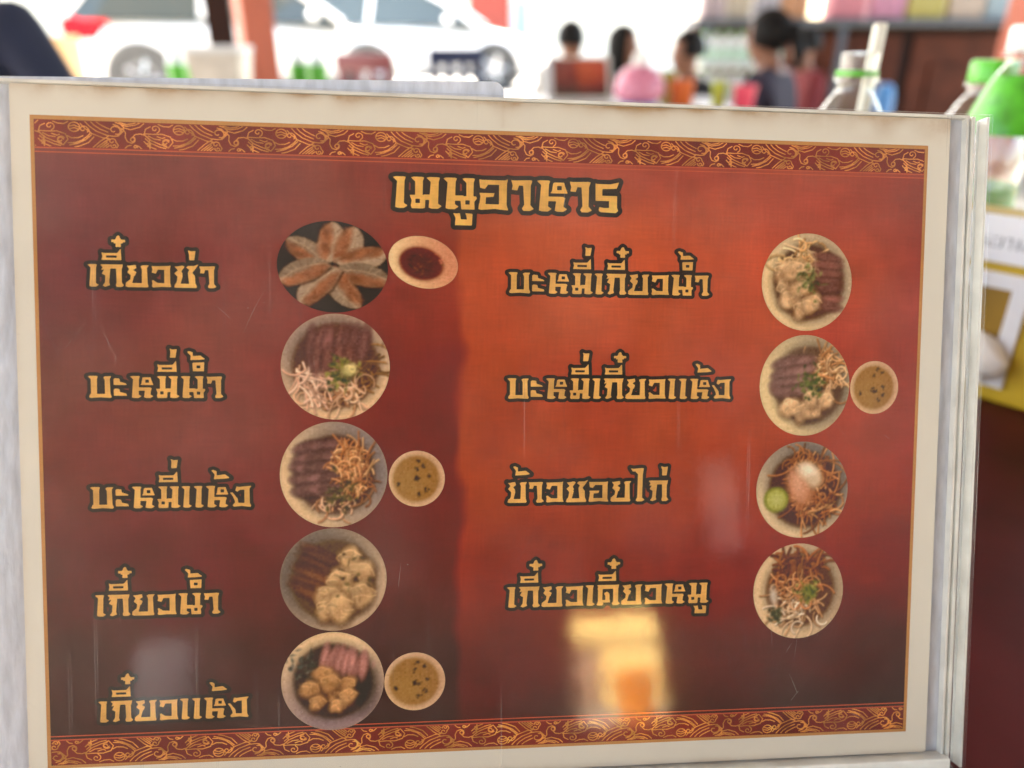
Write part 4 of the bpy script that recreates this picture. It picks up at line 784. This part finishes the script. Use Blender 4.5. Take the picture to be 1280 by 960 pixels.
seated(1018, 33, 5.3, R(-80), 'person in a dark red shirt with black hair, partly hidden behind the plum top', 'red', 'denim', 'short', lean=.05)
p = at(-112, -160, 1.75); e = person('person in a navy shirt at the left edge, only a shoulder in view', (p.x, p.y, 0), R(150), .46, sm['navy'], sm['denim'], 'short', lean=.05); stool((p.x, p.y, 0), .465, STM, 'plastic stool under the diner in the navy shirt', 'stools under the diners')

# ---------------------------------------------------------------- the diners' tables and what stands on them
FT = .69
M['greytop'] = mat('grey_laminate', (.33, .31, .30), .35, .08, 6)
q = at(820, 110, 3.4); table('dining_table', q.x - .75, 3.3, q.x + .45, 4.35, FT, M['greytop'], 'grey laminate table behind the top edge of the menu')
q = at(290, 90, 2.7); table('dining_table', q.x - .75, 2.45, q.x + .62, 3.0 - .12, .745, M['greytop'], 'grey laminate table with the clear tub at the left, before the post')
# a second menu in its stand on the far table
s2 = copy_tree(stand, None, ('front_panel', 'back_panel', 'side_edge', 'bottom_lip', 'foot_plate')); t2 = copy_tree(sheet, None, ('paper', 'background_print'))
s2['label'] = 'small looking clear stand with a menu on the far grey table'; t2['label'] = 'red menu sheet in the far stand, seen small behind the top edge'
c2 = at(727, 98, 4.05); RM = Matrix.Rotation(R(-3), 4, 'Y') @ Matrix.Rotation(R(90 - 14), 4, 'X'); MM = Matrix.Translation((c2.x, c2.y, 0)) @ Matrix.Rotation(R(4), 4, 'Z') @ Matrix.Rotation(R(62), 4, 'X') @ Matrix.Translation((-.1415, 0, 0)); MM.translation.z = FT + .0134 * math.sin(R(62)) + .004
for o in (s2, t2): o.matrix_world = MM
for c in list(s2.children):
    if c.name.startswith('foot_plate'):
        bpy.data.objects.remove(c); MB().box((.1415, -.0115, -.075), (.31, .003, .15)).build('foot_plate', MI['edge2'], s2, smooth=False)
# pink napkin holder, cups
q = at(800, 100, 3.5); e = empty('napkin_holder', (q.x, 3.5, FT + .0006), 0, 'round pink napkin holder with white tissue on top and a blue foot', 'napkin holder'); pk = mat('pink_plastic', (.55, .19, .28), .4, .05)
MB().lathe([(0, 0), (.075, 0), (.085, .012), (.08, .03), (0, .03)], 32).build('foot', mat('blue_plastic', (.06, .13, .40), .4, .05), e); MB().lathe([(.078, .03), (.105, .05), (.112, .085), (.10, .13), (.07, .165), (.035, .18), (0, .182)], 32).build('dome', pk, e); MB().ball((.0, 0, .20), (.036, .03, .04), sub=3).build('tissue_tip', M['white_plastic'], e)
def cup(u, y, r, h, col, label, z0=None):
    z0 = z0 or FT + .0006
    q = at(u, 105, y); c = MB().lathe([(0, 0), (r * .8, 0), (r * .84, .004), (r, h), (r * 1.06, h), (r * 1.06, h - .006), (r * .95, h - .006), (r * .78, .006), (0, .006)], 28); e = empty('cup', (q.x, y, z0), 0, label, 'cup'); c.build('wall', mat('cup_plastic', col, .35, .05), e)
    MB().lathe([(0, h * .7), (r * .86, h * .7), (0, h * .705)], 20).build('contents', M['white_plastic'], e); return e
cup(853, 3.55, .055, .12, (.62, .13, .025), 'orange plastic cup on the far grey table'); cup(835, 3.75, .04, .15, (.25, .22, .02), 'olive plastic jar beside the orange cup'); cup(900, 3.6, .033, .11, (.45, .52, .05), 'lime plastic cup before the bottle stack'); cup(932, 3.5, .05, .10, (.72, .07, .12), 'pink red plastic bowl before the person in the plum top')
# left table: bottles with green labels, clear tub
M['hazy'] = mat('hazy_pet', (.62, .68, .70), .15, .05, 20, 0, .5)
for i, (u, vt, y) in enumerate(((216, 54, 2.78), (237, 56, 2.72), (370, 58, 2.80), (394, 57, 2.74))):
    q = at(u, vt, y); bottle((q.x, q.y, .7456), .031, q.z - .7456, ('water bottle with green label, leftmost on the left grey table', 'water bottle with green label between its twin and the clear tub', 'water bottle with green label right of the post', 'rightmost water bottle with green label past the post')[i], M['whitecap'], (.08, .15, M['green_film']), m=M['hazy'], n=20, sl=.032, group='bottles on the left grey table')
q = at(275, 86, 2.55); e = empty('tub', (q.x, 2.56, .7456), R(3), 'clear square plastic tub with a pale lid in front of the red post', 'tub'); m = MB(); hh = at(275, 57, 2.5).z - .7456
m.add([(sx * w, sy * w, z) for w, z in ((.062, 0), (.082, hh - .02)) for sx, sy in ((-1, -1), (1, -1), (1, 1), (-1, 1))], [(3, 2, 1, 0), (0, 1, 5, 4), (1, 2, 6, 5), (2, 3, 7, 6), (3, 0, 4, 7), (4, 5, 6, 7)]); m.build('tub_body', mat('tub_plastic', (.55, .50, .44), .25, .15, 16), e, smooth=False); MB().box((0, 0, hh - .01), (.176, .176, .02), bev=.006).build('lid', mat('tub_lid', (.62, .64, .66), .25, .04), e)

# chairs seen between the cars
def chair(u, vtop, y, rz, col, label):
    q = at(u, vtop, y); e = empty('plastic_chair', (q.x, q.y, 0), rz, label, 'chair'); m = mat('chair_plastic', col, .4, .06); H = q.z
    MB().box((0, 0, .43), (.40, .40, .03), bev=.012).build('seat', m, e); b = MB(); b.box((0, .19, H - .05), (.38, .03, .10), bev=.012)
    for x in (-.15, -.05, .05, .15): b.box((x, .19, (.445 + H - .1) / 2), (.05, .02, H - .1 - .445), bev=.004)
    b.build('backrest', m, e)
    for sx in (-1, 1):
        for sy in (-1, 1): MB().tube([(sx * .16, sy * .16, .42), (sx * .19, sy * .19, 0)], [.024, .017], 8).build('leg', m, e)
    return e
chair(467, 66, 5.2, R(170), (.14, .025, .03), 'maroon plastic chair in front of the white cars'); chair(560, 60, 5.6, R(200), (.012, .02, .07), 'navy plastic chair before the nearer white car')
q = at(58, 45, 5.5); e = empty('carton', (q.x, q.y, 0), R(12), 'pale orange cardboard carton under the tail lamp', 'carton'); MB().box((0, 0, q.z / 2), (.30, .34, q.z), bev=.006).build('walls', mat('card', (.55, .36, .18), .8, .1, 8), e, smooth=False); MB().box((0, 0, q.z + .002), (.06, .342, .003)).build('tape', mat('tape', (.5, .42, .28), .3, .05), e, smooth=False)

# ---------------------------------------------------------------- cabinet, shelf, packets, bottle stack
CY = 6.6
zs = at(1060, 28, CY).z; xl, xr = at(868, 60, CY).x, at(1400, 60, CY).x
cab = empty('cabinet', ((xl + xr) / 2, CY + .25, 0), 0, 'long brown panelled wooden cabinet under a grey steel shelf', 'cabinet'); cw = xr - xl
MB().box((0, 0, (zs - .028) / 2), (cw, .45, zs - .028), bev=.004).build('carcass', M['cabinet_dark'], cab, smooth=False)
nd = 4
for i in range(nd):
    w = cw / nd; x = -cw / 2 + w * (i + .5)
    d = MB().box((x, -.238, (zs - .10) / 2 + .04), (w - .10, .026, zs - .16), bev=.004).build('door', M['cabinet'], cab, smooth=False)
    MB().box((x, -.256, (zs - .10) / 2 + .03), (w - .42, .02, zs - .56), bev=.018).build('door_panel', M['cabinet'], d, smooth=False)
    MB().ball((x + w / 2 - .10, -.26, zs * .55), .014, sub=2).build('knob', M['alloy'], d)
sh_ = empty('steel_shelf', ((xl + xr) / 2, CY - .02, 0), 0, 'blue grey steel shelf board on legs before the brown cabinet', 'shelf')
MB().box((0, 0, zs), (cw + .1, .42, .05), bev=.004).build('board', M['steel'], sh_, smooth=False)
for x in (-cw / 2 + .05, at(1040, 50, CY).x - (xl + xr) / 2, cw / 2 - .05): MB().box((x, -.17, (zs - .026) / 2), (.05, .05, zs - .026)).build('leg', M['steel'], sh_, smooth=False)
cols = [((.36, .29, .33), 'pale lilac'), ((.40, .35, .29), 'cream'), ((.32, .31, .37), 'pale grey'), ((.42, .20, .10), 'peach'), ((.45, .14, .19), 'pink'), ((.42, .17, .28), 'mauve pink'), ((.34, .29, .06), 'yellow green'), ((.38, .30, .25), 'beige'), ((.22, .30, .36), 'pale blue')]
for i, (u0, u1) in enumerate(((874, 905), (907, 938), (942, 972), (974, 1010), (1034, 1080), (1086, 1128), (1130, 1178), (1182, 1226), (1228, 1270))):
    a, b = at(u0, 20, CY - .1), at(u1, 20, CY - .1); w = b.x - a.x - .01; c, nm = cols[i]; e = empty('noodle_packet', ((a.x + b.x) / 2, CY - .04, zs + .0255), 0, f'{nm} bundle of packets on the steel shelf, ' + ('leftmost', 'second from left', 'third from left', 'fourth from left', 'middle of the row', 'right of the pink bundle', 'third from right', 'second from right', 'rightmost')[i], 'packet', 'bundles on the steel shelf')
    pm = mat('packet_' + nm.replace(' ', '_'), c, .3, .18, 22, .3)
    k = 3
    for j in range(k): MB().box((-w / 2 + w * (j + .5) / k, 0, .11), (w / k - .006, .2, .22), bev=.018).build('pouch', pm, e)
# shrink wrapped water bottles, two tiers
pb = at(918, 112, 6.0); zb = .53; cr = MB().box((pb.x, 6.03, zb / 2), (.62, .34, zb), bev=.005); thing(cr.build('crate', M['cabinet'], smooth=False), 'brown wooden crate carrying the stack of water bottles', 'crate')
M['wrap'] = mat('green_white_wrap', (.45, .66, .55), .3, .3, 40)
proto = None
tray = MB().box((pb.x, 6.03, zb + .2475), (.60, .30, .012)).build('tray', M['white_plastic'], smooth=False); thing(tray, 'white card tray between the two tiers of bottles', 'tray')
words = ['first', 'second', 'third', 'fourth', 'fifth', 'sixth', 'seventh']
for tier in range(2):
    for i in range(7):
        x = pb.x - .27 + i * .09; z = zb + .0005 + tier * .2535; lab = f'water bottle, {words[i]} from left in the {"upper" if tier else "lower"} tier of the stack'
        if proto is None: proto = e = bottle((x, 5.97, z), .039, .235, lab, M['green'], (.05, .13, M['wrap']), .014, 'stacked water bottles', m=M['hazy'], n=18, ridge=False)
        else: e = copy_tree(proto); e.location = (x, 5.97, z); e['label'] = lab
bl = at(1106, 113, 4.6); e = empty('ball', (bl.x, bl.y, bl.z), 0, 'blue round water jug lid beside the open bottle', 'jug'); bpy.data.objects.remove(e)
jg = empty('water_jug', (bl.x, 4.6, 0), 0, 'blue plastic drum with a rounded top behind the open bottle', 'drum'); bm_ = mat('blue_drum', (.05, .20, .48), .35, .06); MB().lathe([(0, 0), (.055, 0), (.06, .03), (.06, bl.z - .06), (.052, bl.z - .01), (.045, bl.z + .02), (.03, bl.z + .035), (0, bl.z + .04)], 30).build('drum_body', bm_, jg); MB().lathe([(.061, .3), (.065, .31), (.065, .33), (.061, .34)], 30).build('hoop', bm_, jg)

# ---------------------------------------------------------------- cars and the far side of the street
def car(label, loc, rz, group='white cars parked in the street'):
    e = empty('parked_car', loc, rz, label, 'car', group); Lh = 2.05
    # body: rings along x (front is +x); each (x, z low, z high, half width)
    st = [(-2.05, .42, .72, .62), (-2.02, .30, .86, .74), (-1.9, .24, .96, .80), (-1.4, .20, .98, .84), (-.6, .18, .96, .85), (.3, .18, .93, .85), (.9, .18, .90, .84), (1.35, .20, .82, .82), (1.75, .24, .72, .77), (1.98, .30, .62, .68), (2.05, .40, .54, .56)]
    b = MB(); rings = []; n = 20
    for (x, z0, z1, hw) in st:
        ring = []
        for k in range(n):
            a = 2 * math.pi * k / n; c, s = math.cos(a), math.sin(a); c = math.copysign(abs(c) ** .45, c); s = math.copysign(abs(s) ** .5, s)
            bow = 1 - .06 * max(0, s) - .03 * max(0, -s); ring.append(b.bm.verts.new((x, hw * c * bow, (z0 + z1) / 2 + (z1 - z0) / 2 * s)))
        rings.append(ring)
    for A, B in zip(rings, rings[1:]):
        for k in range(n): b.bm.faces.new((A[k], A[(k + 1) % n], B[(k + 1) % n], B[k]))
    b.bm.faces.new(rings[0][::-1]); b.bm.faces.new(rings[-1]); b.build('body', M['carpaint'], e)
    # cabin glass and painted roof with pillars
    cab_ = [(-1.95, .90, .97, .70), (-1.72, .90, 1.22, .68), (-1.3, .90, 1.42, .64), (-.5, .90, 1.46, .62), (.1, .90, 1.42, .62), (.55, .88, 1.22, .66), (1.02, .86, .92, .72)]
    def loft(m, q, inset):
        rr = []
        for (x, z0, z1, hw) in q: rr.append([m.bm.verts.new((x, sy * (hw + (.14 if zz == z0 else 0) * (1)) - sy * inset, zz)) for sy, zz in ((-1, z0), (-1, z1), (1, z1), (1, z0))])
        for A, B in zip(rr, rr[1:]):
            for k in range(4): m.bm.faces.new((A[k], A[(k + 1) % 4], B[(k + 1) % 4], B[k]))
        m.bm.faces.new(rr[0][::-1]); m.bm.faces.new(rr[-1]); return rr
    g = MB(); loft(g, cab_, 0); g.build('window_glass', M['carglass'], e, smooth=False)
    r = MB(); P = [q for q in cab_ if -1.5 < q[0] < .3]; vs = []
    for z_ in (.0, .035):
        vs.append([[r.bm.verts.new((x + (.0), sy * (hw + .012 - z_ * .6), z1 - .012 + z_)) for sy in (-1, -.5, .5, 1)] for (x, z0, z1, hw) in P])
    for la in range(2):
        for A, B in zip(vs[la], vs[la][1:]):
            for k in range(3): r.bm.faces.new((A[k], A[k + 1], B[k + 1], B[k]))
    for k in (0, 3):
        for i in range(len(P) - 1): r.bm.faces.new((vs[0][i][k], vs[0][i + 1][k], vs[1][i + 1][k], vs[1][i][k]))
    for i in (0, len(P) - 1):
        for k in range(3): r.bm.faces.new((vs[0][i][k], vs[0][i][k + 1], vs[1][i][k + 1], vs[1][i][k]))
    r.build('roof_panel', M['carpaint'], e)
    for sy in (-1, 1):
        for pts in ([(.10, sy * .63, 1.42), (.56, sy * .70, 1.2), (1.0, sy * .80, .90)], [(-1.3, sy * .65, 1.42), (-1.74, sy * .72, 1.18), (-1.94, sy * .78, .96)], [(-.52, sy * .635, 1.45), (-.60, sy * .765, .93)]):
            MB().tube(pts, .035, 8).build('pillar', M['carpaint'], e)
        for x in (-1.32, 1.28):
            w = empty('wheel', (x, sy * .76, .315)); w.parent = e
            MX = Matrix.Rotation(R(90), 4, 'X'); MB().lathe([(.20, -.09), (.29, -.095), (.315, -.06), (.315, .06), (.29, .095), (.20, .09)], 30, MX).build('tyre', M['rubber'], w)
            rm = MB().lathe([(0, .075 * -sy), (.06, .08 * -sy), (.07, .06 * -sy), (.20, .065 * -sy), (.205, .09 * -sy), (.20, 0), (0, .0)], 30, MX)
            for k in range(5): a = k * 1.2566; rm.tube([(.05 * math.cos(a), sy * .082, .05 * math.sin(a)), (.195 * math.cos(a), sy * .075, .195 * math.sin(a))], [.022, .03], 6)
            rm.build('rim', M['alloy'], w)
            MB().lathe([(.0, 0), (.36, 0), (.37, .01), (.0, .012)], 30, Matrix.Translation((x, sy * (.842 if x < 0 else .818), .325)) @ Matrix.Rotation(R(-90 * sy), 4, 'X')).build('wheel_arch', M['trim'], e)
        MB().box((-1.80, sy * .765, .82), (.46, .10, .22), Matrix.Rotation(R(-14 * sy), 3, 'Z'), .03).build('tail_lamp', M['tail'], e)
        MB().box((1.78, sy * .66, .66), (.36, .12, .11), Matrix.Rotation(R(-22 * sy), 3, 'Z') @ Matrix.Rotation(R(8), 3, 'Y'), .03).build('headlight', M['lampglass'], e)
        MB().ball((.62, sy * .93, .97), (.07, .10, .065), sub=2).build('mirror', M['carpaint'], e)
        for x in (-.95, .05): MB().box((x, sy * .842, .80), (.16, .02, .03), bev=.006).build('handle', M['carpaint'], e)
        MB().box((-.05, sy * .835, .22), (2.0, .03, .07), bev=.01).build('sill_trim', M['trim'], e)
    MB().box((-2.04, 0, .40), (.07, 1.15, .14), bev=.02).build('rear_bumper', M['trim'], e); MB().box((2.03, 0, .40), (.06, .9, .12), bev=.02).build('grille', M['trim'], e); MB().box((-2.062, 0, .62), (.012, .46, .11), bev=.004).build('number_plate', M['white_plastic'], e)
    return e
ca = at(250, 45, 9.6); A_ = car('white hatchback at the left, red tail lamp showing, behind the red post', (ca.x + .35, 10.3, STREET_Z), R(26))
cb = at(560, 45, 12.5); B_ = copy_tree(A_); B_.location = (at(520, 45, 12.6).x, 12.9, STREET_Z); B_.rotation_euler = (0, 0, R(-4)); B_['label'] = 'white car with its bonnet and front wheel in view, beyond the hatchback'
# far shop front
q0, q1 = at(-500, 30, 19).x, at(872, 30, 19).x
fs = empty('shop_front', (0, 19.5, STREET_Z), 0, 'pale rendered shop front across the street with red and blue panels', 'building'); MB().box(((q0 + q1) / 2, .2, 2.0), (q1 - q0, .4, 4.0)).build('wall', M['cream_wall'], fs, smooth=False)
x0, x1 = at(585, 30, 19).x, at(638, 30, 19).x; MB().box(((x0 + x1) / 2, -.03, 1.05), (x1 - x0, .06, 2.1), bev=.01).build('door', mat('red_door', (.26, .035, .02), .5, .1), fs, smooth=False)
x0, x1 = at(643, 30, 19).x, at(668, 30, 19).x; MB().box(((x0 + x1) / 2, -.03, .78), (x1 - x0, .06, 1.5), bev=.01).build('shutter', mat('blue_panel', (.22, .48, .75), .5, .1), fs, smooth=False)
x0, x1 = at(572, 5, 19).x, at(612, 5, 19).x; MB().box(((x0 + x1) / 2, -.4, 2.3), (x1 - x0, .7, .35), bev=.02).build('awning', mat('orange_awning', (.75, .35, .08), .6, .1), fs, smooth=False)
x0 = at(664, 10, 19).x; MB().tube([(x0, -.1, 0), (x0, -.1, 4)], .06, 10).build('downpipe', mat('yellow_pipe', (.65, .55, .12), .5, .1), fs)
